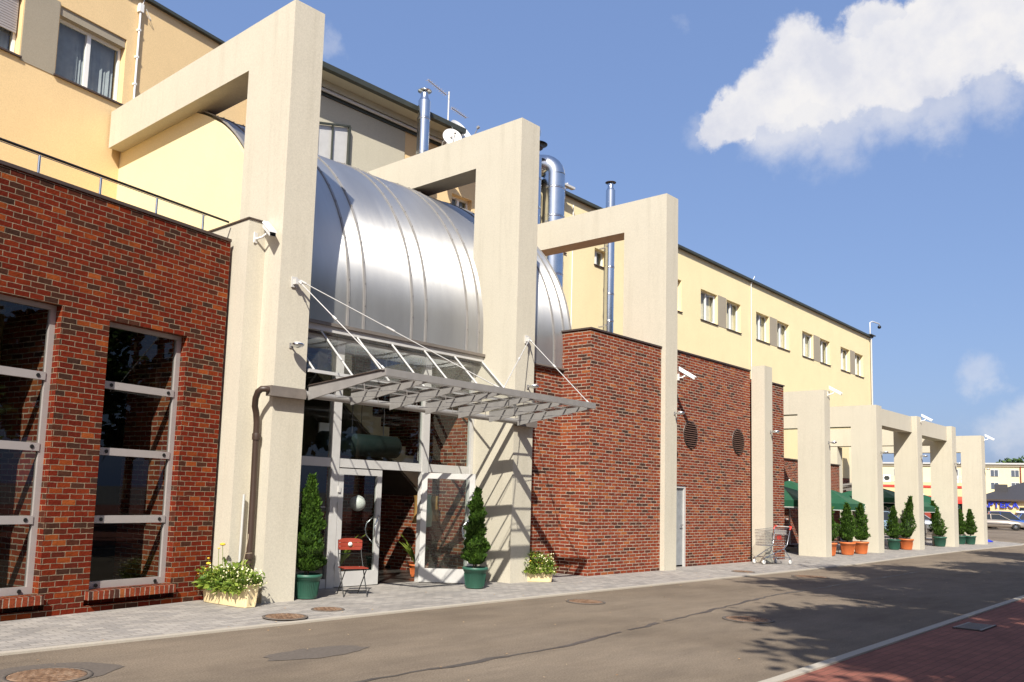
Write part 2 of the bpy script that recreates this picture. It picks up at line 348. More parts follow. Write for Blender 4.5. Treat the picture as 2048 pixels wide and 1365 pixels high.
main=blobs([(62.6,22.9,1.5,1),(64.2,23.2,1.9,1),(66.0,24.2,2.1,1),(67.6,25.5,2.1,1),(68.0,23.4,2.3,.95),(70.0,24.3,2.6,1),(71.8,26.6,1.6,.9),(72.6,24.4,2.8,1),(74.8,26.8,1.6,1),(75.6,24.8,2.6,1),(78.2,25.2,2.8,1),(79.0,28.2,2.4,1),(81.5,25.5,3,1),(82,28.5,3,1),(76.2,27.6,1.3,.7)],.20,s3.outputs[0])
low=blobs([(66.5,21.8,1.9,.75),(69.3,21.4,1.7,.6),(72.6,21.9,1.9,.72),(75.8,21.6,1.5,.6),(78.5,23.0,1.8,.65),(70.8,22.5,1.9,.6),(74.0,22.6,2.0,.6),(36.2,27.5,.8,.28),(61,22.6,.8,.3),(77.2,11.8,.55,.3),(77.6,8.2,.9,.4),(78.6,4.6,1.3,.5),(60,28.5,.5,.12)],.62,s3.outputs[0])
cm=N(nt,'ShaderNodeMath',operation='MAXIMUM'); nt.links.new(main,cm.inputs[0]); nt.links.new(low,cm.inputs[1])
n2=nt.nodes.new('ShaderNodeTexNoise'); n2.inputs['Scale'].default_value=14; n2.inputs['Detail'].default_value=7; n2.inputs['Roughness'].default_value=.6; nt.links.new(dirv,n2.inputs['Vector'])
cloudcol=ramp(nt,n2.outputs['Fac'],[(.36,(.82,.84,.94)),(.5,(.95,.95,1.0)),(.62,(1.05,1.03,1.03))])
cs=N(nt,'ShaderNodeVectorMath',operation='SCALE'); nt.links.new(cloudcol,cs.inputs[0]); cs.inputs['Scale'].default_value=6.6
skyc=mixc(nt,.52,sky.outputs[0],(1.9,3.05,6.3))
outc=mixc(nt,cm.outputs[0],skyc,cs.outputs[0])
nt.links.new(outc,bg.inputs[0])
S.view_settings.view_transform='Standard'; S.view_settings.look='None'; S.view_settings.exposure=.58; S.view_settings.gamma=1
# ================================================================== SETTING
g=MB(); g.quad((-400,-400,-.012),(900,-400,-.012),(900,500,-.012),(-400,500,-.012)); ST('ground',g,simple('far_ground',(.13,.115,.10),.9,scale=.2))
g=MB(); g.quad((-60,3.6,0),(400,3.6,0),(400,80,0),(-60,80,0)); ST('road',g,'asphalt')
KB=[(-30,9.10),(3.2,9.12),(10.5,9.22),(16,9.24),(21.1,9.2),(26.1,9.26),(31.9,9.55),(39,9.82),(45,9.84),(50.2,9.9),(52.2,10.15),(53.6,10.8),(54.3,11.8),(54.5,13),(54.4,30)]
g=MB()
poly=[(x,y,.006) for x,y in KB]+[(-30,30,.006)]
g.add(poly,[tuple(range(len(poly)))]); ST('pavement',g,'pave')
def strip(pts,w,z0,z1):
    m=MB(); L=[];Rr=[]
    for i,p in enumerate(pts):
        a=pts[max(i-1,0)];b=pts[min(i+1,len(pts)-1)]; d=Vector((b[0]-a[0],b[1]-a[1],0)).normalized(); n=Vector((d.y,-d.x,0))
        L.append((p[0]+n.x*w,p[1]+n.y*w));Rr.append((p[0],p[1]))
    for i in range(len(pts)-1):
        a,b,c,d=L[i],L[i+1],Rr[i+1],Rr[i]
        m.quad((*a,z1),(*b,z1),(*c,z1),(*d,z1)); m.quad((*a,z0),(*b,z0),(*b,z1),(*a,z1)); m.quad((*c,z0),(*d,z0),(*d,z1),(*c,z1))
    return m
ST('kerb',strip(KB,.11,-.01,.022),'kerb')
RK=[(-30,3.62),(8.1,3.66),(19.9,3.92),(32,4.15),(60,4.6),(120,5.6)]
g=MB(); poly=[(x,y-.02,.011) for x,y in RK]+[(120,-30,.011),(-30,-30,.011)]; g.add(poly,[tuple(range(len(poly)-1,-1,-1))]); ST('footpath',g,'redpave')
ST('kerb',strip(RK,.11,-.01,.03),'kerb')
# tar seam along the carriageway, patched area round the manhole
g=MB(); pts=[]; random.seed(3); x=-2
while x<26: pts.append((x,6.02+max(0,(x-8))*.13*(1 if x<16 else 1)+.03*random.uniform(-1,1) if x<15 else 6.95+random.uniform(-.03,.03)+(x-15)*.03)); x+=.22
for i in range(len(pts)-1):
    w=.030+.012*math.sin(i*.7)+random.uniform(-.006,.006); a,b=pts[i],pts[i+1]
    if random.random()<.03: continue
    g.quad((a[0],a[1]-w,.004),(b[0],b[1]-w,.004),(b[0],b[1]+w,.004),(a[0],a[1]+w,.004))
ST('road_tar_seam',g,'tar')
g=MB()
for cx,cy,rx,ry in [(5.6,7.35,.62,.25),(3.2,7.95,.62,.42)]:
    g.add([(cx+rx*math.cos(t*PI/12)*random.uniform(.86,1.1),cy+ry*math.sin(t*PI/12)*random.uniform(.86,1.1),.0045) for t in range(24)],[tuple(range(24))])
ST('road_patch',g,'patch')
# fallen leaves and litter crumbs on the road: uncountable
g=MB(); random.seed(11)
for i in range(260):
    x=random.uniform(1.5,26); y=random.uniform(4,9.6) if random.random()<.7 else random.uniform(8.6,10.6); r=random.uniform(.008,.024); t=random.uniform(0,6)
    g.add([(x+r*math.cos(t+k*1.57)*(1 if k%2 else .55),y+r*math.sin(t+k*1.57)*(1 if k%2 else .55),.014+random.uniform(0,.012)) for k in range(4)],[(0,1,2,3)])
o=ST('fallen_leaves',g,leafmat('dry_leaf',(.30,.15,.05),(.62,.45,.25),.1),kind='stuff')
# ================================================================== MAIN OFFICE BUILDING
ob=T('office_building','long yellow rendered office block with paired windows rising behind the brick annexes','building',(7.57,17.4,0))
ZR=11.83
LA=R(11); LC=(7.57,17.4)
def wallbox(x0,x1,z0,z1,y0=0,y1=.3): return MB().box(x0,x1,y0,y1,z0,z1)
def wall_with_holes(x0,x1,z0,z1,holes,y0=0,y1=.35):
    m=MB(); xs=sorted(set([x0,x1]+[h[0] for h in holes]+[h[1] for h in holes])); zs=sorted(set([z0,z1]+[h[2] for h in holes]+[h[3] for h in holes]))
    nx,nz_=len(xs)-1,len(zs)-1
    solid=[[not any(h[0]-1e-6<=(xs[i]+xs[i+1])/2<=h[1] and h[2]<=(zs[j]+zs[j+1])/2<=h[3] for h in holes) for j in range(nz_)] for i in range(nx)]
    for i in range(nx):
        for j in range(nz_):
            if not solid[i][j]: continue
            a,b,c,d=xs[i],xs[i+1],zs[j],zs[j+1]
            m.quad((a,y0,c),(b,y0,c),(b,y0,d),(a,y0,d)); m.quad((b,y1,c),(a,y1,c),(a,y1,d),(b,y1,d))
            if i==0 or not solid[i-1][j]: m.quad((a,y1,c),(a,y0,c),(a,y0,d),(a,y1,d))
            if i==nx-1 or not solid[i+1][j]: m.quad((b,y0,c),(b,y1,c),(b,y1,d),(b,y0,d))
            if j==0 or not solid[i][j-1]: m.quad((a,y1,c),(b,y1,c),(b,y0,c),(a,y0,c))
            if j==nz_-1 or not solid[i][j+1]: m.quad((a,y0,d),(b,y0,d),(b,y1,d),(a,y1,d))
    return m
def place(m,ang,c): # local strip coords -> world
    ca,sa=math.cos(ang),math.sin(ang); m.v=[(c[0]+x*ca-y*sa,c[1]+x*sa+y*ca,z) for x,y,z in m.v]; return m
def office_window(x0,x1,z0,z1,ang,c,rec=.2,split=.5,blind='curtain',open_=0,box=0,shut=0):
    fr=MB(); w=.055; y0,y1=rec,rec+.06
    fr.box(x0,x0+w,y0,y1,z0,z1).box(x1-w,x1,y0,y1,z0,z1).box(x0+w,x1-w,y0,y1,z0,z0+w).box(x0+w,x1-w,y0,y1,z1-w,z1)
    xm=x0+(x1-x0)*split; fr.box(xm-w*.8,xm+w*.8,y0-.012,y1,z0+w,z1-w)
    win=P('window',place(fr,ang,c),'white',ob)
    gl=MB(); gl.quad((x0+w,y0+.03,z0+w),(xm-w*.8,y0+.03,z0+w),(xm-w*.8,y0+.03,z1-w),(x0+w,y0+.03,z1-w)); gl.quad((xm+w*.8,y0+.03,z0+w),(x1-w,y0+.03,z0+w),(x1-w,y0+.03,z1-w),(xm+w*.8,y0+.03,z1-w))
    P('pane',place(gl,ang,c),'glass',win)
    si=MB().box(x0-.04,x1+.04,-.05,rec-.002,z0-.035,z0-.003); P('sill',place(si,ang,c),'coping',win)
    bl=MB(); k=x0+w; random.seed(int(x0*100))
    while k<x1-w:
        t=min(.075,x1-w-k); d=random.uniform(.0,.035); bl.quad((k,y0+.17+d,z0),(k+t,y0+.12+d,z0),(k+t,y0+.12+d,z1),(k,y0+.17+d,z1)); k+=.08
    P('blind',place(bl,ang,c),blind,win)
    bk=MB().box(x0-.3,x1+.3,y0+.6,y0+.7,z0-.4,z1+.4); P('room_wall',place(bk,ang,c),'dark2',win)
    if open_:
        cs=MB(); cs.box(0,.05,0,.05,z0+w,z1-w).box(.05,.5,0,.05,z0+w,z0+w+.05).box(.05,.5,0,.05,z1-w-.05,z1-w).box(.5,.55,0,.05,z0+w,z1-w); cs.rot(R(180-open_)); cs.mv(x1-w,y0-.03); P('sash',place(cs,ang,c),'white',win)
    if box:
        P('shutter_box',place(MB().box(x0,x1,.03,rec+.05,z1+.002,z1+box),ang,c),'panel',win)
    if shut:
        s=MB(); z=z1
        while z>z1-shut: s.box(x0+.03,x1-.03,rec-.06,rec-.03,z-.045,z-.004); z-=.05
        P('roller_shutter',place(s,ang,c),'alu',win)
# left wing, turned 11 degrees (coordinates along its face, 0 at the corner)
ZL=11.95
P('wall',place(wall_with_holes(-12,4.3,0,ZL,[(-1.54,-.06,9.48,10.90),(-3.75,-2.26,9.52,10.90)]),LA,LC),'yellow',ob)
P('wall_panel',place(MB().box(-2.24,-1.56,-.012,.02,9.45,10.95),LA,LC),'panel',ob)
P('wall_panel',place(MB().box(-4.6,-3.77,-.012,.02,9.45,10.95),LA,LC),'panel',ob)
office_window(-1.54,-.07,9.48,10.72,LA,LC,rec=.16,box=.18)

office_window(-3.75,-2.27,9.52,10.72,LA,LC,rec=.16,box=.18,shut=.75)

P('roof_trim',place(MB().box(-12,4.3,-.10,.35,ZL+.002,ZL+.07),LA,LC),'dark_trim',ob)
cd=MB().tube([(.18,-.05,9.65),(.18,-.05,11.70)],.022); cd.box(.13,.23,-.09,-.001,11.62,11.8); cd.tube([(.2,-.05,11.75),(.28,-.05,12.05),(.27,-.05,12.4)],.010)
for z in (10,10.6,11.2): cd.box(.15,.21,-.075,-.001,z,z+.04)
cd.tube([(.2+.16*math.sin(t*.5)*.9+.1,-.06,11.75-.02*t-(.14*math.sin(t*.52))) for t in range(7)],.007)
P('cable_conduit',place(cd,LA,LC),'white',ob)
# middle section
P('wall',wall_with_holes(11.6,19.0,0,11.72,[(17.3,18.15,9.65,10.35)],0,.35).mv(0,17.42),'yellow',ob)
P('wall_panel',MB().box(11.62,15.38,17.395,17.43,8.0,11.54),'panel_mid',ob)
office_window(17.3,18.15,9.65,10.35,0,(0,17.42),rec=.18)
P('eave',MB().prism([(17.60,11.72),(17.26,11.72),(17.26,11.90),(16.88,11.93),(16.88,12.04),(17.6,12.10)],'x',11.6,17.05),'eave',ob)
P('gutter',MB().prism([(16.86,11.89),(16.74,11.91),(16.73,12.04),(16.86,12.06)],'x',11.58,17.1),'dark_trim',ob)
P('cornice_pipe',MB().tube([(11.6,17.30,11.66),(17.05,17.30,11.66)],.045),'alu_white',ob)
P('cornice_painted_shadow',MB().box(11.6,17.05,17.36,17.394,11.55,11.71),'dark_trim',ob)  # dark strip below the cornice, its shadow put into the colour
ca=MB(); ca.box(12.35,12.39,17.28,17.39,9.85,10.72).box(12.39,13.36,17.28,17.33,9.85,9.9).prism([(12.35,10.72),(13.4,10.98),(13.4,11.02),(12.35,10.77)],'y',17.28,17.34).box(13.36,13.42,17.28,17.34,9.85,10.98).box(12.84,12.87,17.28,17.33,9.9,10.85)
v_=P('roof_light',ca,'dark_trim',ob); P('pane',MB().prism([(12.39,9.9),(13.36,9.9),(13.36,10.96),(12.39,10.72)],'y',17.35,17.37),'alu_white',v_)
# long right section, turned 1.2 degrees
RA=R(1.2); RC=(19,17.42)
q=lambda X:(X-19)/math.cos(RA)
WX=[(32.5,34.0),(34.9,36.3),(37.95,39.4),(40.35,41.8),(43.5,44.95),(45.95,47.4),(49.05,50.5),(51.4,52.8)]
small=[(22.0,22.85,9.85,10.45),(24.6,25.35,9.85,10.45)]
holes=[(q(a),q(b),9.25,10.55) for a,b in WX]+[(q(29.3),q(30.85),9.25,10.55)]+[(q(a),q(b),c,d) for a,b,c,d in small]
P('wall',place(wall_with_holes(.002,q(54.2),3.2,ZR,holes),RA,RC),'yellow2',ob)
P('end_wall',place(MB().box(q(54.2)-.3,q(54.2)-.01,.36,12,3.2,ZR),RA,RC),'yellow2',ob)
P('base_wall',place(MB().box(.002,q(54.2),0.0,.35,0,3.19),RA,RC),'brick2',ob)
for i,(a,b) in enumerate(WX): office_window(q(a),q(b),9.25,10.55,RA,RC,rec=.17,blind='blind' if i not in(5,) else 'dark2',open_=(22 if i in(0,4) else 0))
office_window(q(29.3),q(30.85),9.25,10.55,RA,RC,rec=.17,blind='blind')
for a,b,c,d in small: office_window(q(a),q(b),c,d,RA,RC,rec=.17,split=.42)
for i in range(0,8,2): P('wall_panel',place(MB().box(q(WX[i][1])+.06,q(WX[i+1][0])-.05,-.012,.02,9.22,10.58),RA,RC),'panel',ob)
P('roof_trim',place(MB().box(-1.9,q(54.2)+.12,-.14,.4,ZR+.002,ZR+.10),RA,RC),'dark_trim',ob)
P('roof_sheet',place(MB().box(-1.9,q(54.2),.42,12,ZR-.1,ZR),RA,RC),'dark_trim',ob)
P('lightning_conductor',place(MB().tube([(q(37.3),-.05,5),(q(37.3),-.05,11.7)],.02).tube([(q(37.3),-.05,11.7),(q(37.45),-.16,12.1)],.015),RA,RC),'white',ob)
P('lightning_conductor',place(MB().tube([(q(23.2),-.05,7),(q(23.2),-.05,11.6)],.018),RA,RC),'white',ob)
P('corner_downpipe',place(MB().tube([(q(54.05),-.09,5),(q(54.05),-.09,11.75)],.05),RA,RC),'alu_white',ob)
P('roof_sheet',MB().box(11.6,19,17.8,29,11.6,11.7),'dark_trim',ob)
# ================================================================== LEFT BRICK WING (11 degrees), local frame
bw_=T('brick_wing','dark red brick single storey wing with tall windows at the left of the entrance','building',(6.9,11.72,0),LA,world=False)
HT=5.38
holes=[(-1.96,-.69,.27,3.80),(-3.95,-2.64,.27,3.86)]
P('wall',wall_with_holes(-11,.0,.275,HT,[(a,b,c+.01,d) for a,b,c,d in holes],0,.24),'brick',bw_)
base=MB(); base.box(-11,0.0,.0,.24,0,.085)
for a,b in ((-11,-4.05),(-2.55,-2.02),(-.62,0)): base.box(a,b,0,.24,.087,.273)
base.box(-4.05,-2.55,.12,.24,.087,.2).box(-2.02,-.62,.12,.24,.087,.2)
P('base_course',base,'brick',bw_)
P('coping',MB().box(-11,.0,-.02,.3,HT+.002,HT+.045),'coping',bw_)
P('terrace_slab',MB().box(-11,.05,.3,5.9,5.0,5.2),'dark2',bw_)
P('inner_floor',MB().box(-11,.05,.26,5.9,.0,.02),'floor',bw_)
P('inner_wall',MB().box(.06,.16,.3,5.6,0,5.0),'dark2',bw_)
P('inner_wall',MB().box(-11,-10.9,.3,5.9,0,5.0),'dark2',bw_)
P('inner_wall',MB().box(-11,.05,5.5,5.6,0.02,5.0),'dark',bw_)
for a,b,z0,z1 in holes:
    P('brick_sill',MB().box(a-.05 if a>-3 else a-.02,b+.03,-.085,.14,.165,.272),'rowlock',bw_)
    fr=MB(); y0,y1=.125,.185; w=.075; zz=[z0+.09,1.175,2.07,2.955]
    fr.box(a,a+w,y0,y1,z0,z1).box(b-w,b,y0,y1,z0,z1).box(a+w,b-w,y0,y1,z1-.06,z1).box(a+w,b-w,y0,y1,z0,z0+.10)
    for z in zz[1:]: fr.box(a+w,b-w,y0-.012,y1,z-.05,z+.05)
    wn=P('window',fr,'alu',bw_)
    lv=[z0+.10,1.125,1.225,2.02,2.12,2.905,3.005,z1-.06]
    for k in range(0,8,2): P('pane',MB().quad((a+w,y0+.035,lv[k]),(b-w,y0+.035,lv[k]),(b-w,y0+.035,lv[k+1]),(a+w,y0+.035,lv[k+1])),'glass_dark',wn)
    cl=MB()
    for z in (z0+.05,1.175,2.07,2.955):
        for xx in (a+w+.10,b-w-.10): P('drain_cap',MB().lathe([(.026,-.004),(.026,.006),(.018,.008)],(xx,y0-.016,z),10,axis='y'),'black',wn)
    pass
    # inner masonry pier beside the window, lit by the sun through the glass
    P('inner_pier',MB().box(b-.02,b+.5,.26,1.25,0,4.6),'brick2',bw_)
P('inner_pillar',MB().box(-1.55,-1.15,2.6,3.0,0,5.0),'cream',bw_)
P('inner_sign_board',MB().box(-1.0,-.2,2.65,2.68,1.9,2.35),'cream',bw_)
text('ECE',.26,.004,'black',bw_,(-.98,2.645,2.0),(PI/2,0,0))
gl=T('globe_lamp','white glass globe lamp hanging inside the leftmost tall window','lamp',(3.15,12.6,1.35))
P('globe',MB().ball((3.15,12.6,1.35),.17,10),'white',gl); P('cord',MB().tube([(3.15,12.6,1.52),(3.15,12.6,4.9)],.006),'black',gl)
# railing on the terrace
rl=T('terrace_railing','thin steel railing with dark handrail above the left brick wall','railing',(6.9,11.72,5.43),LA,world=False)
for u in (-5.9,-4.95,-4.0,-3.05,-2.19,-1.3,-.47): P('post',MB().tube([(u,.1,0),(u,.1,.26)],.018,10),'chrome',rl)
P('handrail',MB().tube([(-11,.1,.29),(.02,.1,.29)],.017,10),'black',rl)
P('lower_pipe',MB().tube([(-11,.1,.262),(-.42,.1,.262)],.006,6),'chrome',rl)
# concrete pier between wing and first portal
pr_=T('concrete_pier','low cream concrete pier between the left brick wing and the first portal','pillar',(7.12,11.8,0))
P('shaft',MB().box(6.97,7.268,11.35,12.75,0,5.70),'concrete',pr_); P('cap',MB().box(6.95,7.268,11.33,12.77,5.702,5.725),'coping',pr_)
# ================================================================== PORTALS
def portal(x,w,y0,d,h,bb,yend,label,extra=None,grp='concrete portals along the facade'):
    t=T('concrete_portal',label,'portal frame',(x+w/2,y0+d/2,0),group=grp)
    P('column',MB().box(x,x+w,y0,y0+d,0,h),'concrete',t)
    if yend: P('beam',MB().box(x,x+w,y0+d,yend,bb,h),'concrete',t)
    if extra: extra(t)
    return t
portal(7.27,.56,10.9,1.23,9.2,8.43,17.28,'tall cream portal at the left of the entrance, nearest the dark red brick wing')
portal(12.73,.57,10.9,1.23,9.2,8.43,17.42,'tall cream portal at the right end of the glass canopy, crossed by its shadows')
portal(18.30,.55,10.9,1.23,9.2,8.43,17.42,'tall cream portal standing between two brick blocks with the grey door to its right')
def back4(t): P('beam',MB().box(23.70,24.2,11.66,17.4,5.1,5.56),'concrete',t)
portal(23.70,.5,10.88,.40,5.6,0,None,'short cream pillar behind the shopping trolley',back4)
portal(28.4,.46,11.0,.90,5.42,4.65,15.2,'short cream portal directly right of the brick corner, orange pots at its foot')
portal(33.3,.58,11.0,.92,5.40,4.62,16.0,'short cream portal with orange and green pots on either side of it')
def b7(t): pass
portal(38.1,.62,11.0,.92,5.40,0,None,'short cream column under the middle of the linked frames, orange pot leaning shrub before it')
def inner8(t): P('inner_column',MB().box(43.1,43.75,16.1,16.9,0,4.52),'concrete',t)
portal(43.1,.65,11.0,.92,5.38,4.55,16.9,'short cream portal second from the right end, leaning shrub in green pot before it',inner8)
def inner9(t): P('inner_column',MB().box(48.2,48.9,17.0,17.36,0,4.5),'concrete',t)
portal(48.2,.65,11.0,.92,5.32,4.5,17.36,'last short cream portal at the far right end by the car park',inner9)
lk=T('link_beam','cream concrete link beam joining two short portals above the orange pot shrub','beam',(36,11.6,4.8))
P('beam',MB().box(33.885,38.095,11.2,11.75,4.74,5.38),'concrete',lk)
lk=T('link_beam','cream concrete link beam joining the next two short portals further right','beam',(40.9,11.6,4.8))
P('beam',MB().box(38.725,43.095,11.2,11.75,4.72,5.36),'concrete',lk)
# ================================================================== ENTRANCE HALL with barrel roof
eh=T('entrance_hall','glazed entrance hall with smoky barrel roof between the first and third tall portals','building',(10.2,14,0))
RB=3.8; YC=15.58; ZC=4.9
prof=[(11.78,4.46),(11.78,4.7)]+[(YC-RB*math.cos(t),ZC+RB*math.sin(t)) for t in [R(a) for a in range(0,118,3)]]
prof=[p for p in prof if p[0]<17.38]
def arc_sheet(x0,x1,off=0.0):
    m=MB(); vs=[];n=len(prof)
    for x in (x0,x1):
        for i,(y,z) in enumerate(prof):
            ty,tz=(YC-y),(ZC-z) if z>ZC else 0; l=math.hypot(ty,tz) or 1
            vs.append((x,y-ty/l*off,z-(tz/l*off)))
    m.add(vs,[(i,i+1,n+i+1,n+i) for i in range(n-1)],True); return m
RIBS=[7.95,8.36,9.26,9.62,10.76,11.12,12.24,12.58,13.9,14.25,15.05,15.42]
edges=[7.72]+RIBS+[15.70]
P('barrel_roof',arc_sheet(7.60,15.70),'vault',eh)
def rib(x,w=.045,off=.022):
    m=MB(); n=len(prof); vs=[]
    for dx,o2 in ((-w/2,0.0),(-w/2,off),(w/2,off),(w/2,0.0)):
        for i,(y,z) in enumerate(prof):
            ty,tz=(YC-y),(ZC-z) if z>ZC else 0; l=math.hypot(ty,tz) or 1; vs.append((x+dx,y-ty/l*o2,z-tz/l*o2))
    for k in range(3): m.add([vs[j] for j in range(k*n,(k+2)*n)],[(i,i+1,n+i+1,n+i) for i in range(n-1)],k==1)
    for i in range(2,n,2):  # screw heads
        y,z=prof[i]; ty,tz=(YC-y),(ZC-z) if z>ZC else 0; l=math.hypot(ty,tz) or 1
        c=(x,y-ty/l*(off+.003),z-tz/l*(off+.003)); s=.009
        m.box(c[0]-s,c[0]+s,c[1]-s,c[1]+s,c[2]-s,c[2]+s)
    return m
for x in [7.63]+RIBS+[15.68]: P('rib',rib(x),'steel',eh)
P('base_channel',MB().box(7.83,12.728,11.70,11.86,4.40,4.455).box(13.302,15.34,11.70,11.86,4.47,4.50),'gutterbox',eh)
P('flashing',MB().box(7.83,12.728,11.74,11.84,4.30,4.398),'alu_white',eh)
# end wall under the barrel, on the left
pts=[(11.9,0)]+[(y+.0,z-.05) for y,z in prof if 11.9<=y<=YC]+[(17.5,8.65),(17.5,0)]
P('end_wall',MB().prism(pts,'x',7.56,7.71),'yellow2',eh)
P('end_wall',MB().prism([(11.9,4.5)]+[(y,z-.04) for y,z in prof if y>=11.9]+[(17.3,4.5)],'x',15.60,15.68),'pale',eh)
# glazed facade, plane y=12
fy0,fy1=11.97,12.05; XL,XR=7.835,12.725
fr=MB()
for a,b in ((XL,XL+.07),(9.22,9.38),(11.34,11.50),(XR-.07,XR)): fr.box(a,b,fy0-.02,fy1,0.007,4.28)
for a,b in ((XL+.07,9.22),(9.38,11.34),(11.50,XR-.07)):
    fr.box(a,b,fy0,fy1,2.05,2.20); fr.box(a,b,fy0,fy1,4.2,4.28)
fr.box(XL+.07,9.22,fy0,fy1,.007,.16).box(11.50,XR-.07,fy0,fy1,.007,.16)
ff=P('facade_frame',fr,'alu_white',eh)
for a,b in ((XL+.07,9.22),(9.38,11.34),(11.50,XR-.07)): P('pane',MB().quad((a,12.01,2.2),(b,12.01,2.2),(b,12.01,4.2),(a,12.01,4.2)),'glass',ff)
for a,b in ((XL+.07,9.22),(11.50,XR-.07)): P('pane',MB().quad((a,12.01,.16),(b,12.01,.16),(b,12.01,2.05),(a,12.01,2.05)),'glass',ff)
text('LIBRA',.13,.001,'white',ff,(8.72-10.2,12.0-14,1.42),(PI/2,0,0),shear=.25)
ms=MB(); ms.box(8.55,9.15,11.99,11.995,1.36,1.368); P('sign_underline',ms,'white',ff)
def door(hx,hy,ang,wd,label,flip=1):
    d=T('door_helper','','x',(0,0,0),world=False); bpy.data.objects.remove(d)
    def L(m):
        if flip<0: m.v=[(-x,y,z) for x,y,z in m.v]; m.f=[tuple(reversed(f)) for f in m.f]
        m.rot(ang); m.mv(hx,hy); return m
    w=.105; fr=MB(); H=2.03
    fr.box(0,w,-.03,.03,.02,H).box(wd-w,wd,-.03,.03,.02,H).box(w,wd-w,-.03,.03,.02,.27).box(w,wd-w,-.03,.03,H-w,H)
    dd=P('door',L(fr),'alu_white',eh,label)
    P('pane',L(MB().quad((w,0,.27),(wd-w,0,.27),(wd-w,0,H-w),(w,0,H-w))),'glass',dd)
    for sy in (-1,1):
        x0=wd-.06; h=MB().tube([(x0,.03*sy,1.22),(x0,.07*sy,1.22),(x0-.13,.12*sy,1.08),(x0-.15,.13*sy,.98),(x0-.13,.12*sy,.88),(x0,.07*sy,.72),(x0,.03*sy,.72)],.014,8)
        P('handle',L(h),'chrome',dd)
    hg=MB()
    for z in (.3,1.35,1.62): hg.box(-.02,.03,-.055,-.031,z,z+.10)
    P('hinge',L(hg),'alu_white',dd)
    return dd
door(9.39,11.985,0,.97,'closed left glass door leaf in a white frame')
door(11.33,11.93,R(-50),1.0,'open right glass door leaf swung out')
# sloping glass apron between barrel and canopy
sy0,sz0,sy1,sz1=11.80,4.33,10.86,3.46
sl=(sz1-sz0)/(sy1-sy0)
sx=[7.95,8.70,9.48,10.28,11.09,11.90,12.69]
sgl=P('sloped_glazing',MB().quad((7.84,sy0,sz0),(7.84,sy1,sz1),(12.72,sy1,sz1),(12.72,sy0,sz0)),'canopy_glass',eh)
for x in sx: P('glazing_bar',MB().tube([(x,sy0,sz0+.012),(x,sy1,sz1+.012)],.020,4),'alu_white',sgl)
P('glazing_rail',MB().box(7.84,12.72,sy1-.03,sy1+.02,sz1-.03,sz1+.018).box(7.84,12.72,sy0-.02,sy0+.03,sz0-.02,sz0+.025),'alu_white',sgl)
# interior
P('floor',MB().box(7.72,15.3,12.06,17.2,.0,.012),'floor',eh)
P('inner_brick_wall',MB().box(11.6,15.3,15.2,15.4,.012,8.2),'brick2',eh)
P('inner_wall',MB().box(7.72,11.598,15.2,15.4,.012,4.4),'dark2',eh)
P('inner_brick_wall',MB().box(12.80,12.95,12.1,15.19,.012,4.4),'brick2',eh)
P('inner_wall',MB().box(7.72,7.8,12.1,15.19,.012,4.4),'dark2',eh)
P('gallery_floor',MB().box(7.8,9.9,13.9,15.19,2.9,3.05),'dark2',eh)
st=MB(); n=14; pl=[(13.3-.0,1.55)]; x=12.9; z=1.6
up=[];lo=[]
n=12
for i in range(n): up+= [(12.78-.235*i,2.05+.185*i),(12.78-.235*i,2.05+.185*(i+1))]
up.append((12.78-.235*n,2.05+.185*n)); lo=[(12.78-.235*n,2.05+.185*n-.40),(12.78,1.68)]
st.prism(up+lo,'y',13.5,13.58); st.prism(up+lo,'y',14.6,14.68)
for i in range(n): st.box(12.78-.235*(i+1),12.78-.235*i,13.58,14.6,2.05+.185*(i+1)-.05,2.05+.185*(i+1)-.002)
P('staircase',st,'cream',eh)
P('stair_underside',MB().prism([(12.78,1.66),(12.78-.235*n,2.05+.185*n-.42),(12.78-.235*n,2.05+.185*n-.47),(12.78,1.6)],'y',13.5,14.7),'dark2',eh)
ac=MB().lathe([(.01,9.45),(.20,9.47),(.21,11.2),(.01,11.24)],(0,12.6,2.50),20,axis='x'); P('air_curtain',ac,simple('dark_green_metal',(.010,.022,.020),.65,.2),eh)
ex=P('ceiling_sign_light',MB().box(10.0,10.23,13.4,13.44,2.72,2.92).box(10.27,10.42,13.4,13.44,2.72,2.92),'white',eh)
P('suspension_rod',MB().tube([(10.25,13.42,2.7),(10.25,13.42,4.6)],.025).tube([(10.8,13.42,2.7),(10.8,13.42,4.6)],.012).tube([(11.25,13.0,2.3),(11.25,13.0,4.6)],.012).tube([(12.2,13.0,2.3),(12.2,13.0,4.6)],.012),'steel',eh)
gl=T('globe_lamp','white glass globe lamp seen through the closed entrance door','lamp',(10.6,12.9,1.42))
P('globe',MB().ball((10.6,12.9,1.42),.15,10),'white',gl); P('cord',MB().tube([(10.6,12.9,1.57),(10.6,12.9,4.2)],.006),'black',gl)
ct=T('figure_stand_in','added stand of pale green and ochre garments in place of the figure behind the open right door','figure stand-in',(12.25,12.75,0))  # garments on a stand, made up in place of a dressed figure
P('stand',MB().tube([(12.25,12.75,0.012),(12.25,12.75,1.75)],.02).tube([(12.0,12.75,1.62),(12.5,12.75,1.62)],.014),'wood',ct)
def garment(x,w,z0,z1,mat):
    m=MB(); k=10; vs=[]
    for j in range(7):
        t=j/6; z=z1+(z0-z1)*t; ww=w*(.55+.6*t if t>.15 else .9); 
        for i in range(k): a=2*PI*i/k; r=1+.12*math.sin(3*a+j); vs.append((x+ww*r*math.cos(a)*.5,12.75+.11*r*math.sin(a),z))
    m.add(vs,[(j*k+i,j*k+(i+1)%k,(j+1)*k+(i+1)%k,(j+1)*k+i) for j in range(6) for i in range(k)],True); P('garment',m,mat,ct)
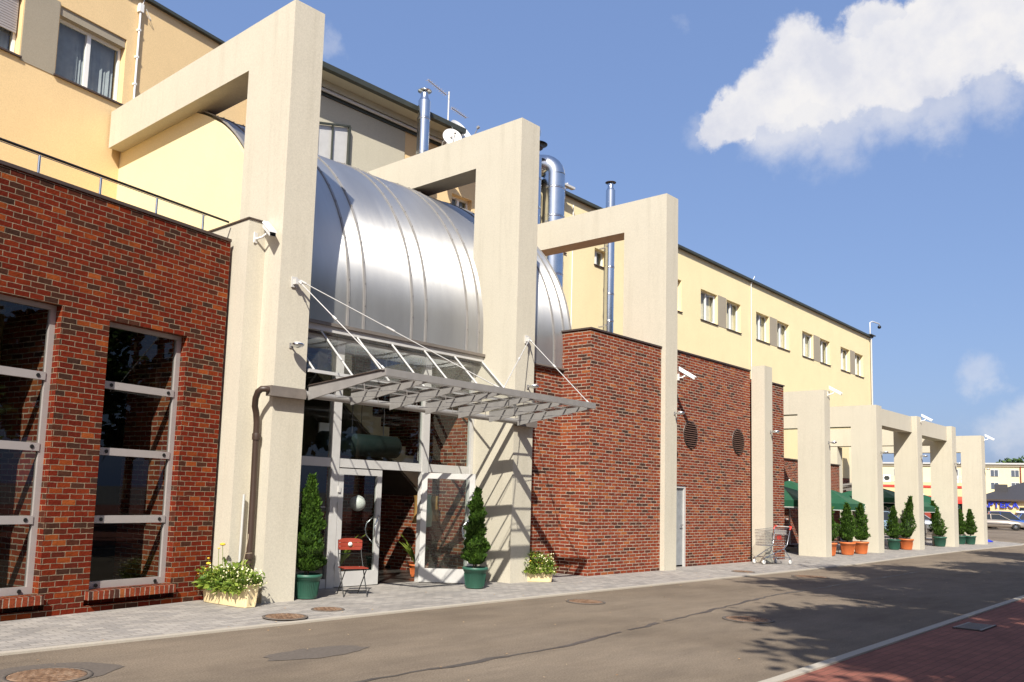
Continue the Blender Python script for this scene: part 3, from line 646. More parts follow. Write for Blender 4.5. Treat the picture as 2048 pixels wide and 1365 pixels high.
garment(12.05,.22,1.05,1.6,'wood'); garment(12.25,.26,.98,1.62,simple('mint_cloth',(.45,.62,.50),.8)); garment(12.45,.22,1.1,1.6,'wood')
# ================================================================== GLASS CANOPY
cn=T('glass_canopy','grey steel and glass canopy hung by rods over the entrance door','canopy',(10.25,10.78,3.1))
FX=[7.82+i*.8133 for i in range(7)]
for x in FX:
    P('top_flange',MB().prism([(10.76,3.204),(10.76,3.216),(9.03,3.338),(9.03,3.326)],'x',x-.035,x+.035),'coping',cn)
    P('fin',MB().prism([(10.78,2.99),(10.78,3.19),(9.02,3.315),(9.02,3.245)],'x',x-.012,x+.012),'steel',cn)
P('front_rail',MB().box(7.78,12.72,8.985,9.018,3.235,3.335).box(7.78,12.72,9.018,9.09,3.318,3.335),'steel',cn)
P('rear_tube',MB().tube([(7.76,10.83,3.075),(12.74,10.83,3.075)],.055,14),'steel',cn)
sl2=(3.335-3.21)/(9.02-10.78)
for i in range(6): P('glass_panel',MB().quad((FX[i]+.02,10.76,3.20),(FX[i+1]-.02,10.76,3.20),(FX[i+1]-.02,9.02,3.322),(FX[i]+.02,9.02,3.322)),'canopy_glass',cn)
pu=MB()
for y,z in ((9.32,3.275),(9.62,3.253),(10.08,3.222),(10.38,3.2)):
    pu.box(7.82,12.70,y-.012,y+.012,z,z+.018)
P('purlin',pu,'steel',cn)
wr=MB()
for i in range(7):
    x=FX[i]
    for y in (9.5,10.15):
        wr=MB().tube([(x,y,3.20 if y<10 else 3.14),(x+.02,y,3.05 if y<10 else 3.0)],.006,6)
        if i<6: wr.tube([(x+.02,y,3.05 if y<10 else 3.0),(FX[i+1],y,3.16 if y<10 else 3.1)],.0055,6)
        P('bracing_rod',wr,'steel',cn)

for x,y in ((7.52,4.76),(13.03,4.72)):
    b=MB().box(x-.05,x+.05,10.875,10.898,y-.08,y+.08).box(x-.03,x+.03,10.80,10.875,y-.04,y+.04); P('wall_bracket',b,'alu_white',cn)
def rod(a,b):
    a,b=Vector(a),Vector(b); m=MB().tube([a,b],.008,8); d=(b-a)
    m.tube([a+d*.42,a+d*.46],.020,8); m.tube([a,a+d*.03],.018,8); m.tube([b-d*.03,b],.018,8); P('tie_rod',m,'alu_white',cn)
rod((7.55,10.80,4.76),(7.84,9.10,3.34)); rod((7.56,10.80,4.78),(10.26,9.10,3.34)); rod((13.00,10.80,4.70),(10.34,9.10,3.34)); rod((13.04,10.80,4.70),(12.66,9.10,3.34))
for a,b in ((7.14,7.755),(12.745,13.27)):
    o=ONE('box_gutter',MB().box(a,b,10.76,10.895,2.99,3.14),'gutterbox','grey box gutter on the face of the %s portal column at canopy height'%('first' if a<8 else 'second'),'gutter',(a,10.8,3),'box gutters on the portal columns')
dp=T('downpipe','brown plastic downpipe with elbow in the gap beside the first portal','downpipe',(7.17,11.1,0))
P('pipe',MB().tube([(7.14,10.83,3.07),(7.10,10.84,3.085),(7.05,10.87,3.08),(7.03,10.93,3.04),(7.04,11.0,2.95),(7.08,11.07,2.84),(7.13,11.10,2.74),(7.16,11.12,2.60),(7.17,11.12,1.6),(7.17,11.12,.05)],.047,14),'brown',dp)
P('collar',MB().lathe([(.063,0),(.066,.02),(.066,.08),(.063,.1)],(7.17,11.12,2.35),16).lathe([(.063,0),(.066,.02),(.066,.08),(.063,.1)],(7.17,11.12,.62),16),'brown',dp)
ONE('conduit',MB().tube([(7.10,11.27,.1),(7.115,11.27,1.55)],.02),'alu_white','thin white conduit beside the brown downpipe','conduit',(7.1,11.27,0))
# ================================================================== RIGHT BRICK BLOCKS
bb=T('brick_annex','tall red brick annex with two round louvred vents and a grey door','building',(20,12,0))
P('wall',MB().box(15.37,18.295,11.02,17.3,0,5.33).box(18.295,18.855,12.14,17.3,0,5.33),'brick2',bb)
P('low_wall',MB().box(13.0,15.368,11.80,11.94,0,4.465),'brick2',bb)
dh=(19.15,20.08,-1,2.02); vents=[(20.25,3.38,.36),(22.92,3.37,.36)]
P('wall',wall_with_holes(18.86,23.698,0,5.46,[(18.95,20.07,-.1,2.04)],11.32,11.6),'brick2',bb)
P('wall',MB().box(24.202,25.98,11.32,15.5,0,5.27),'brick2',bb)
P('wall',MB().box(18.86,24.2,11.61,17.3,2.2,5.44),'brick2',bb)
P('coping',MB().box(15.34,18.29,10.99,11.3,5.332,5.37).box(15.34,15.6,11.3,17,5.332,5.37).box(18.86,23.69,11.29,11.6,5.462,5.50).box(24.205,26.01,11.29,11.6,5.272,5.31).box(25.75,26.01,11.6,15.5,5.272,5.31),'coping',bb)
for x,z,r in vents:
    v=P('round_vent',MB().lathe([(r,11.33),(r,11.305),(r-.03,11.30),(r-.03,11.318)],(x,0,z),40,axis='y',cap=False),'coping',bb)
    P('vent_back',MB().lathe([(.001,11.316),(r-.01,11.316)],(x,0,z),40,axis='y',cap=False),'dark',v)
    sl_=MB(); k=13
    for i in range(k):
        zz=z-r+2*r*(i+.5)/k; h=math.sqrt(max(0,(r-.02)**2-(zz-z)**2))
        if h>.03: sl_.add([(x-h,11.275,zz-.018),(x+h,11.275,zz-.018),(x+h,11.312,zz+.012),(x-h,11.312,zz+.012)],[(0,1,2,3)]); sl_.box(x-h,x+h,11.27,11.277,zz-.022,zz-.008)
    P('louvre',sl_,simple('dark_louvre',(.17,.095,.07),.6),v)
dr=P('service_door',MB().box(18.955,20.06,11.385,11.42,.05,2.0),simple('grey_door_paint',(.27,.28,.285),.5),bb)
P('door_frame',MB().box(18.955,19.0,11.34,11.383,.0,2.035).box(19.985,20.065,11.34,11.383,0,2.035).box(19.0,19.985,11.34,11.383,1.98,2.035),'alu_white',dr)
P('handle',MB().tube([(19.90,11.385,1.05),(19.90,11.32,1.05),(19.78,11.32,1.05)],.012),'chrome',dr)
# brick restaurant front recessed behind the short portals
rb=T('restaurant_wall','red brick recessed wall with arched window behind the green umbrellas','building',(32,15.6,0))
P('wall',wall_with_holes(26.0,42.0,0,3.55,[(34.6,36.4,1.0,2.2),(29.0,31.4,.8,2.2)],15.6,15.9),'brick2',rb)
P('coping',MB().box(26,42.02,15.55,15.9,3.552,3.6),'coping',rb)
P('window',MB().box(34.6,36.4,15.7,15.75,1.0,1.06).box(34.6,36.4,15.7,15.75,2.14,2.2).box(35.47,35.53,15.7,15.75,1.06,2.14),'alu_white',rb)
P('dark_opening',MB().box(28.9,31.5,16.1,16.15,0,2.4).box(34.5,36.5,16.1,16.15,.8,2.4),'dark',rb)
P('terrace_box',MB().box(26.02,30.0,16.2,17.1,3.3,4.35),'panel',rb)
gc=T('glass_canopy','small far glass canopy on the brick wall behind the short portals','canopy',(46,17,2.6))
for i in range(5): P('fin',MB().prism([(17.3,2.45),(17.3,2.62),(15.6,2.80),(15.6,2.74)],'x',43.9+i*.9,43.94+i*.9),'steel',gc)
P('glass_panel',MB().box(43.9,47.6,15.6,17.3,2.80,2.815),'canopy_glass',gc)
# ================================================================== POTTED CONIFERS
def conifer_leaves(h,r,n,seed,lean=0.0,base=.02):
    rnd=random.Random(seed); m=MB(); vs=[];fs=[]
    lumps=[(rnd.uniform(0,2*PI),rnd.uniform(.05,.85),rnd.uniform(.12,.30)) for _ in range(44)]
    for i in range(n):
        t=rnd.random()**1.25; a=rnd.uniform(0,2*PI)
        R_=r*((min(1,(t+.07)/.24))**.6)*(1-t)**.72*1.16+.012
        bul=1
        for la,lt,lw in lumps:
            da=abs((a-la+PI)%(2*PI)-PI); bul+= .34*math.exp(-(da/.45)**2-((t-lt)/.045)**2)-.009
        rad=R_*bul*(1-.35*rnd.random()**2); z=base+t*h
        cx=lean*h*t; p=Vector((rad*math.cos(a)+cx,rad*math.sin(a),z))
        out=Vector((math.cos(a),math.sin(a),0)); d=(out*rnd.uniform(.25,.9)+Vector((0,0,1))*rnd.uniform(.5,1.2)+Vector((rnd.uniform(-.5,.5),rnd.uniform(-.5,.5),0))).normalized()
        s=d.cross(out+Vector((rnd.uniform(-1,1),rnd.uniform(-1,1),rnd.uniform(-1,1)))*.8).normalized()
        L=rnd.uniform(.024,.058)*(1.0 if n>6000 else 1.35)*(1.7 if rnd.random()<.07 else 1); w=L*.26
        k=len(vs); vs+= [p-s*w*.4,p+s*w*.4,p+d*L*.5+s*w,p+d*L,p+d*L*.5-s*w]; fs.append((k,k+1,k+2,k+3,k+4))
    m.add(vs,fs); return m
def pot(r,h,mat,t,seed=0):
    P('pot',MB().lathe([(r*.70,.0),(r*.72,.01),(r*.88,h*.78),(r*.93,h*.79),(r*.95,h*.86),(r*1.0,h*.87),(r*1.03,h*.9),(r*1.03,h*.985),(r*.95,h),(r*.9,h*.93)],(0,0,.012),32,cap=False),mat,t)
    rb=MB()
    for i in range(40):
        a=2*PI*i/40; c,s=math.cos(a),math.sin(a)
        rb.tube([(r*.745*c,r*.745*s,.04+.012),(r*.875*c,r*.875*s,h*.72)],.0045,4,False)
    P('rib',rb,mat,t)
    P('soil',MB().lathe([(.001,h*.92),(r*.9,h*.90)],(0,0,0),20,cap=False),'soil',t)
def conifer(name,label,loc,potr,poth,mat,h,r,seed,n=5200,lean=0,group='conifers in plastic pots'):
    t=T(name,label,'potted shrub',loc,group=group,world=False)
    pot(potr,poth,mat,t)
    P('trunk',MB().tube([(0,0,poth*.9),(.012,.0,poth+.2),(lean*h*.3,0,poth+h*.5)],.014).tube([(.03,.03,poth*.9),(.05,.02,poth+.25)],.009).tube([(-.03,.02,poth*.9),(-.05,.0,poth+.25)],.009),'bark',t)
    co=MB(); pr=[(max(.004,r*.55*((min(1,(k/12+.05)/.28))**.7)*(1-k/12)**.75),poth+.07+h*.93*k/12) for k in range(13)]
    co.lathe(pr,(0,0,0),14,cap=False); co.v=[(x+lean*h*max(0,(z-poth)/h),y,z) for x,y,z in co.v]
    P('inner_twigs',co,'thuja_in',t)
    P('foliage',conifer_leaves(h,r,n,seed,lean,poth+.06),'thuja',t); return t
c1=conifer('potted_conifer','tall conifer in a dark green pot just left of the closed glass door',(8.14,11.02,.006),.22,.36,'pot_green',1.42,.285,1,n=20000)
c2=conifer('potted_conifer','conifer in a dark green pot just right of the open glass door',(11.50,10.66,.006),.225,.36,'pot_green',1.31,.235,2,n=15000,lean=-.0)
co_=conifer('potted_conifer','conifer in an orange pot closest to the foremost short portal',(29.4,11.3,.006),.26,.42,'pot_orange',1.25,.32,3,n=4200)
cg=conifer('potted_conifer','conifer half hidden in a green pot right behind the second short portal',(35.25,11.7,.006),.25,.40,'pot_green',1.2,.3,4,n=4200)
cl=conifer('potted_conifer','left leaning conifer in a green pot between the fourth and fifth short portals',(42.7,11.5,.006),.28,.42,'pot_green',1.5,.34,5,n=4200,lean=-.2)
cr=conifer('potted_conifer','right leaning conifer in an orange pot before the middle short column',(37.4,11.3,.006),.27,.42,'pot_orange',1.6,.34,6,n=4200,lean=.13)
cl.rotation_euler=(0,0,R(-48)); cr.rotation_euler=(0,0,R(-48))
G='conifers in plastic pots'
dup(co_,(30.65,11.15,.006),1.3,'middle conifer in an orange pot of the pair between the first two short portals',G)
dup(co_,(31.85,11.12,.006),2.6,'conifer in an orange pot against the left face of the second short portal',G)
dup(cg,(36.7,11.55,.006),1.9,'conifer in a green pot left of the leaning orange potted one',G)
dup(cg,(47.0,11.75,.006),.7,'front conifer in a green pot left of the last portal',G)
dup(cg,(47.35,11.4,.006),2.9,'conifer in a green pot standing against the left face of the last portal',G)
dup(cg,(48.0,12.4,.006),4.1,'conifer in a green pot deepest behind the last pair of conifers',G)
# ================================================================== FLOWER TROUGHS
def trough_mesh(L,Wd,H):
    m=MB(); rings=[]; n=56
    for k,(s,z) in enumerate([(.80,0),(.83,.015),(.93,H*.6),(.98,H*.93),(1.03,H*.94),(1.04,H),(.97,H),(.95,H*.85)]):
        ring=[]
        for i in range(n):
            a=2*PI*i/n; cx,sx_=math.cos(a),math.sin(a); e=.34
            x=abs(cx)**e*(1 if cx>0 else -1)*L/2; y=abs(sx_)**e*(1 if sx_>0 else -1)*Wd/2
            fl=(1-.03*(i%4<2)) if k in(1,2) else 1
            ring.append((x*(1-(1-s)*Wd/L*1.2)*(fl if abs(cx)>.75 else 1),y*s*(fl if abs(sx_)>.6 and (i%14<6) else 1),z+.006))
        rings+=ring
    K=8; m.add(rings,[(j*n+i,j*n+(i+1)%n,(j+1)*n+(i+1)%n,(j+1)*n+i) for j in range(K-1) for i in range(n)],True); return m
def planter(label,loc,rz,L,Wd,H,seed,nl,nf,ph=.42):
    rnd=random.Random(seed); t=T('flower_planter',label,'planter',loc,rz,'cream flower troughs on the pavement',world=False)
    P('trough',trough_mesh(L,Wd,H),'trough',t)
    P('soil',MB().box(-L*.45,L*.45,-Wd*.42,Wd*.42,H*.8,H*.88),'soil',t)
    lf=MB(); vs=[];fs=[]; stems=MB(); fw=MB(); fy=MB()
    for i in range(nl):
        bx=rnd.uniform(-L*.46,L*.46); by=rnd.uniform(-Wd*.4,Wd*.4); hz=H+rnd.uniform(0,1)**1.3*ph*(.75+.35*math.sin(bx*9+seed)); sp=(hz-H)/ph
        p=Vector((bx*(1+.25*sp)+rnd.uniform(-.05,.05),by*(1+.5*sp)+rnd.uniform(-.09,.09),hz)); 
        if rnd.random()<.25: p.z=H-rnd.uniform(0,.10); p.y=-Wd*.5-rnd.uniform(0,.06); 
        d=Vector((rnd.uniform(-1,1),rnd.uniform(-1.2,.8),rnd.uniform(-.5,1.0))).normalized(); s=d.cross(Vector((rnd.uniform(-1,1),rnd.uniform(-1,1),1))).normalized()
        Lf=rnd.uniform(.03,.085)*(1.8 if rnd.random()<.16 else 1); w=Lf*rnd.uniform(.16,.30); nrm=s.cross(d)
        k=len(vs); vs+=[p,p+d*Lf*.45+s*w+nrm*.006,p+d*Lf-nrm*.012,p+d*Lf*.45-s*w+nrm*.006]; fs.append((k,k+1,k+2,k+3))
    lf.add(vs,fs); P('leaves',lf,'leaf',t)
    for i in range(nf):
        right=rnd.random()<.8; bx=(rnd.uniform(.0,.62) if right else rnd.uniform(-.45,.1))*L; by=rnd.uniform(-.75,.5)*Wd; z=H+rnd.uniform(.0,ph*.95)
        if bx>L*.45: z=H+rnd.uniform(-.06,ph*.7)
        m=fw if (right or rnd.random()<.5) else fy; r=rnd.uniform(.010,.017); d=Vector((rnd.uniform(-.6,.6),rnd.uniform(-1,-.1),rnd.uniform(.2,1))).normalized(); a=d.orthogonal().normalized(); b=d.cross(a); c=Vector((bx,by,z)); pv=[]
        for k in range(12):
            q_=(r if k%2 else r*.62); pv.append(c+a*math.cos(k*PI/6)*q_+b*math.sin(k*PI/6)*q_+d*(.004 if k%2 else 0))
        m.add(pv,[tuple(range(12))]); stems.tube([(bx*.85,by*.7,H*.9),(bx*.95,by*.9,(H+z)/2),(bx,by,z-.004)],.0022,4,False)
    P('flower_heads',fw,'petal_w',t)['kind']='stuff'; P('stems',stems,'leaf',t)
    if seed==1:
        for x,y,z,r in ((-.16,-.05,H+.52,.042),(-.36,-.12,H+.24,.036),(-.5,-.02,H+.30,.02),(-.33,.02,H+.45,.02)):
            fy.ball((x,y,z),r,6,.5)
            stems2=MB().tube([(x*.9,y*.5,H),(x,y,z)],.004,5); P('stems',stems2,'leaf',t)
        P('dry_twig',MB().tube([(.05,.1,H),(.12,.12,H+.35),(.20,.1,H+.62),(.2,.1,H+.68)],.006,5).tube([(.14,.12,H+.4),(.3,.1,H+.42)],.004,4),simple('dry_twig',(.45,.36,.25),.8),t)
    if fy.v: P('flower_heads',fy,'petal_y',t)['kind']='stuff'
    return t
planter('long cream trough of marigolds and white daisies at the foot of the low pier',(6.85,11.06,.006),R(-83),1.0,.31,.31,1,2500,190,.25)
planter('small cream trough of pale flowers right of the shaded second portal foot',(13.50,10.86,.006),R(-40),.62,.32,.27,2,1100,60,.30)
# plants inside and by the door
def broad_plant(label,loc,h,n,seed,potmat='pot_orange'):
    rnd=random.Random(seed); t=T('potted_plant',label,'houseplant',loc,group='broad leaved plants by the doors',world=False)
    pot(.13,.24,potmat,t); m=MB()
    for i in range(n):
        a=rnd.uniform(0,2*PI); L=rnd.uniform(.5,1)*h; d=Vector((math.cos(a)*rnd.uniform(.1,.45),math.sin(a)*rnd.uniform(.1,.45),1)).normalized(); s=d.cross(Vector((math.sin(a),-math.cos(a),.2))).normalized()
        w=rnd.uniform(.02,.04); p0=Vector((0,0,.22)); vs=[]
        for k in range(5):
            f_=k/4; c=p0+d*L*f_+Vector((math.cos(a),math.sin(a),-.5))*L*.35*f_*f_; ww=w*math.sin(PI*min(.98,f_*.9+.08)); vs+=[c-s*ww,c+s*ww]
        m.add(vs,[(2*k,2*k+1,2*k+3,2*k+2) for k in range(4)],True)
    P('leaves',m,'leaf',t); return t
broad_plant('leafy green plant behind the red folding chair at the closed door',(9.72,12.35,.014),.85,26,5)
broad_plant('leafy green plant in a terracotta pot in the open doorway',(11.90,12.62,.014),.78,18,8)
# ================================================================== RED FOLDING CHAIR
ch=T('folding_chair','red slatted folding bistro chair with thin black legs before the glass door','chair',(8.98,10.98,.006),R(-22),world=False)
def slatrow(y,z,w,dy,dz): return MB().box(-w/2,w/2,y-dy,y+dy,z-dz,z+dz)
bk=MB(); n=10
for z0,z1,wa,wb in ((.70,.755,.20,.20),(.76,.815,.20,.20),(.82,.885,.20,.13)):
    vs=[]
    for k in range(n+1):
        t=-1+2*k/n; w=wa if z0<.8 else wa; top=z1-(0 if z0<.8 else .035*abs(t)**4)
        vs+=[(t*.20,.18+.02*(1-t*t),z0),(t*.20,.18+.02*(1-t*t),top)]
    vs2=[(x,y+.014,z) for x,y,z in vs]; o=len(vs)
    bk.add(vs+vs2,[(2*k,2*k+2,2*k+3,2*k+1) for k in range(n)]+[(o+2*k+1,o+2*k+3,o+2*k+2,o+2*k) for k in range(n)]+[(2*k+1,2*k+3,o+2*k+3,o+2*k+1) for k in range(n)]+[(2*k,o+2*k,o+2*k+2,2*k+2) for k in range(n)]+[(0,1,o+1,o),(2*n,o+2*n,o+2*n+1,2*n+1)])
bk_=P('backrest',bk,'red_slat',ch); P('badge',MB().lathe([(.001,.178),(.034,.178),(.034,.188)],(0,0,.79),20,axis='y',cap=False),'umb_white',bk_)
P('seat',MB().box(-.2,.2,-.20,-.13,.43,.445).box(-.2,.2,-.12,-.05,.43,.445).box(-.2,.2,-.04,.03,.43,.445).box(-.2,.2,.04,.11,.43,.445),'red_slat',ch)
for s in (-1,1):
    P('leg',MB().tube([(s*.19,.21,.86),(s*.19,.17,.62),(s*.19,-.22,.0)],.009,6),'black',ch)
    P('leg',MB().tube([(s*.17,-.20,.43),(s*.17,.22,.0)],.009,6),'black',ch)
P('stretcher',MB().tube([(-.19,-.165,.09),(.19,-.165,.09)],.007,6).tube([(-.17,.17,.06),(.17,.17,.06)],.007,6).tube([(-.19,.2,.64),(.19,.2,.64)],.006,6),'black',ch)
# ================================================================== SHOPPING TROLLEY
tr=T('shopping_trolley','wire shopping trolley with red handle ends by the short pillar','shopping trolley',(23.45,10.62,.006),R(28),world=False)
# local: x forward (nose towards -x), y across
tr.rotation_euler=(0,0,R(-18))
def wire(m,a,b,r=.0035): m.tube([a,b],r,4,False)
bs=MB(); X0,X1=-.42,.38
def yw(x,top): return (.16+.10*(x-X0)/(X1-X0))*(1.08 if top else .9)
for z,top in ((.92,1),(.84,1),(.75,1),(.66,0),(.58,0),(.52,0)):
    zz=lambda x:z+.06*(x-X0)/(X1-X0)*(1 if top else -.3)
    for s in (-1,1): wire(bs,(X0,s*yw(X0,top),zz(X0)),(X1,s*yw(X1,top),zz(X1)),.005 if z==.92 else .003)
    wire(bs,(X0,-yw(X0,top),zz(X0)),(X0,yw(X0,top),zz(X0))); wire(bs,(X1,-yw(X1,top),zz(X1)),(X1,yw(X1,top),zz(X1)))
k=0
while k<=22:
    x=X0+(X1-X0)*k/22
    for s in (-1,1): wire(bs,(x,s*yw(x,0),.50),(x,s*yw(x,1),.92+.06*k/22),.0028)
    wire(bs,(x,-yw(x,0),.50),(x,yw(x,0),.50),.0028); k+=1
for k in range(9):
    t=-1+k/4
    for x in (X0,X1): wire(bs,(x,t*yw(x,0),.50),(x,t*yw(x,1),.92 if x<0 else .98),.0028)
    wire(bs,(X0,t*yw(X0,0),.50),(X1,t*yw(X1,0),.50),.0028)
P('basket',bs,'chrome',tr)
P('frame',MB().tube([(X1+.1,-.27,1.0),(X1,-.25,.55),(X1-.12,-.24,.42),(X1+.1,-.26,.16)],.013).tube([(X1+.1,.27,1.0),(X1,.25,.55),(X1-.12,.24,.42),(X1+.1,.26,.16)],.013).tube([(X1-.1,-.24,.44),(X0-.02,-.17,.16)],.012).tube([(X1-.1,.24,.44),(X0-.02,.17,.16)],.012).tube([(X0-.02,-.17,.18),(X1+.1,-.26,.18)],.010).tube([(X0-.02,.17,.18),(X1+.1,.26,.18)],.010),'chrome',tr)
hd=P('handle',MB().tube([(X1+.12,-.25,1.02),(X1+.12,.25,1.02)],.016),'alu_white',tr)
P('handle_end',MB().tube([(X1+.06,-.285,.94),(X1+.13,-.28,1.02),(X1+.12,-.22,1.03)],.024),'red',tr); P('handle_end',MB().tube([(X1+.06,.285,.94),(X1+.13,.28,1.02),(X1+.12,.22,1.03)],.024),'red',tr)
P('child_seat_flap',MB().box(X1+.012,X1+.022,-.20,.20,.80,.93),'alu_white',tr); P('sign_plate',MB().box(X1+.024,X1+.030,-.02,.13,.66,.80),'red',tr)
P('lower_rack',MB().box(X0+.06,X1+.05,-.18,.18,.20,.205),'chrome',tr)
for x,y in ((X0-.02,-.17),(X0-.02,.17),(X1+.1,-.26),(X1+.1,.26)):
    w=P('wheel',MB().lathe([(.02,-.014),(.056,-.014),(.060,0),(.056,.014),(.02,.014)],(x,y,.062),18,axis='y'),'white',tr)
    P('fork',MB().box(x-.012,x+.012,y-.026,y-.020,.06,.17).box(x-.012,x+.012,y+.020,y+.026,.06,.17),'chrome',w)
# ================================================================== CAMERAS and LAMPS
def cctv(label,loc,rz):
    t=T('security_camera',label,'security camera',loc,rz,'white security cameras on the portals',world=False)
    P('wall_plate',MB().box(-.04,.04,-.015,.0,-.08,.08),'white',t); P('arm',MB().tube([(0,-.01,-.02),(0,-.14,.0),(0,-.22,.05)],.018),'white',t)
    h=MB(); a=R(38); ca,sa=math.cos(a),math.sin(a)
    b=MB().prism([(-.055,-.04),(.055,-.04),(.055,.03),(.03,.05),(-.03,.05),(-.055,.03)],'y',-.22,.2); b2=MB().prism([(-.065,.035),(.065,.035),(.04,.065),(-.04,.065)],'y',-.27,.2)
    def tilt(m): m.v=[(x*math.cos(R(30))+ (y)*math.sin(R(30)) ,-.25+(-x*math.sin(R(30))+y*math.cos(R(30)))*math.cos(R(32)) - 0*z ,.11+z+ y*math.sin(R(32))) for x,y,z in m.v]; return m
    b.v=[(x,y,z) for x,y,z in b.v]
    hs=P('housing',tilt(b),'white',t); P('sunshield',tilt(b2),'white',hs); P('lens_glass',tilt(MB().box(-.045,.045,-.228,-.221,-.032,.028)),'black_glass',hs); return t
k0=cctv('white security camera on the low pier beside the first tall portal',(7.09,11.348,5.43),R(18))
for loc,rz,l in (((18.86,10.89,4.68),R(70),'white security camera peeping out from the third tall portal over the brick wall'),((28.62,10.99,5.30),R(40),'white security camera at the top of the foremost short portal'),((38.5,10.99,5.25),R(40),'white security camera above the middle short column'),((48.7,10.99,5.15),R(40),'white security camera on the last portal at the car park')):
    dup(k0,loc,rz,l,'white security cameras on the portals')
def flood(label,loc):
    t=T('floodlight',label,'wall lamp',loc,0,'round wall lamps on the portals',world=False)
    P('arm',MB().tube([(0,0,-.02),(0,-.10,.0)],.014).box(-.03,.03,-.012,0,-.05,.03),'steel',t)
    P('reflector',MB().lathe([(.02,-.055),(.06,-.048),(.095,-.02),(.10,0),(.088,.008)],(0,-.17,0),24,cap=False),'chrome',t)
    P('lamp_glass',MB().lathe([(.001,.006),(.094,.004)],(0,-.17,0),24,cap=False).lathe([(.001,.035),(.05,.028),(.085,.004)],(0,-.17,0),20,cap=False),'lampglass',t); return t
f0=flood('round wall lamp on the first tall portal left of the canopy',(7.53,10.898,3.80))
for loc,l in (((13.11,10.898,3.80),'round wall lamp just above the canopy on the second portal'),((18.72,10.898,3.78),'round wall lamp on the third tall portal by the round vents'),((24.06,10.878,3.72),'round wall lamp on the short pillar behind the trolley'),((28.7,10.998,3.72),'round wall lamp on the foremost short portal'),((33.7,10.998,3.68),'round wall lamp on the second short portal'),((38.5,10.998,3.8),'round wall lamp on the middle short column'),((43.4,10.998,3.72),'round wall lamp on the fourth short portal'),((48.6,10.998,3.7),'round wall lamp on the last short portal')):
    dup(f0,loc,0,l,'round wall lamps on the portals')
# ================================================================== FLUES, AERIAL, DISH
def flue(label,x,r,z0,z1,cap='flat',y=16.98):
    t=T('metal_flue',label,'chimney flue',(x,y,z0),group='stainless flues on the office wall')
    zt=z1-.32 if cap!='elbow' else z1-r*1.5
    P('pipe',MB().tube([(x,y,z0),(x,y,zt)],r,24),'chrome',t); jo=MB(); z=z0+.45
    while z<zt: jo.lathe([(r+.001,-.03),(r+.012,-.02),(r+.012,.0),(r+.003,.01),(r+.012,.02),(r+.012,.035),(r+.001,.045)],(x,y,z),24,cap=False); z+=.95
    P('joint_ring',jo,'chrome',t)
    if cap=='flat':
        P('cone',MB().lathe([(r,0),(r*.62,.12),(r*.62,.24)],(x,y,zt),20,cap=False),'chrome',t)
        P('rain_cap',MB().lathe([(.001,.02),(r*1.15,-.02),(r*1.15,-.035),(.001,-.03)],(x,y,z1),20,cap=False),'coping' if x>20 else 'chrome',t)
        for a in (0,2.1,4.2): P('cap_stay',MB().tube([(x+r*.62*math.cos(a),y+r*.62*math.sin(a),zt+.2),(x+r*.8*math.cos(a),y+r*.8*math.sin(a),z1-.02)],.008,5),'chrome',t)
    else:
        pts=[(x,y,zt)]+[(x-r*.95*.6*(1-math.cos(a)),y+r*.95*.8*(1-math.cos(a)),zt+r*.95*math.sin(a)) for a in (R(15),R(30),R(45),R(60),R(75),R(90))]+[(x-r*.95*.6-.14,y+r*.95*.8+.19,zt+r*.95)]
        P('elbow',MB().tube(pts,r,24),'chrome',t)
    for z in (z0+2.2,z0+5.0):
        if z<z1-1: P('wall_clamp',MB().box(x-r-.04,x+r+.04,y-.02,y+.02,z-.03,z+.03).box(x-.03,x+.03,y,17.40,z-.02,z+.02),'steel',t)
    return t
flue('slim steel flue with round cap left of the roof aerial',15.22,.165,8.3,12.42,y=16.5)
flue('slim steel flue half hidden behind the top of the second tall portal',20.55,.19,8.3,12.66)
flue('thickest steel flue ending in an elbow left of the third portal beam',21.5,.36,5.4,12.55,'elbow')
flue('slim steel flue with black cap passing behind the third portal beam',24.72,.165,5.4,12.75)
fv=T('roof_fan','steel cowl fan with black flange behind the top of the second tall portal','ventilator',(20.42,17.2,13.0))
P('cowl',MB().ball((20.42,17.0,13.12),.25,10),'chrome',fv); P('flange',MB().lathe([(.05,.0),(.38,.02),(.05,.1)],(20.55,17.0,12.74),20,cap=False),'black',fv); P('stem',MB().tube([(20.2,17.0,12.0),(20.42,17,13.1)],.08),'chrome',fv)
an=T('roof_aerial','roof television aerial mast with two yagi arms','aerial',(16.62,17.0,11.9))
P('mast',MB().tube([(16.62,17.0,10.9),(16.62,17.0,13.05)],.025),'alu_white',an)
for a,b,s in (((16.5,17.0,12.92),(15.6,16.8,12.95),8),((16.75,17.0,12.62),(17.55,17.2,12.66),8)):
    m=MB().tube([a,b],.014,5); a,b=Vector(a),Vector(b); d=(b-a).normalized(); p=Vector((-d.y,d.x,0))
    for i in range(s+1): c=a+(b-a)*i/s; l=.11-.004*i; m.tube([c-p*l,c+p*l],.006,4); m.tube([c-Vector((0,0,l*.5)),c+Vector((0,0,l*.5))],.005,4)
    P('yagi_arm',m,'alu',an)
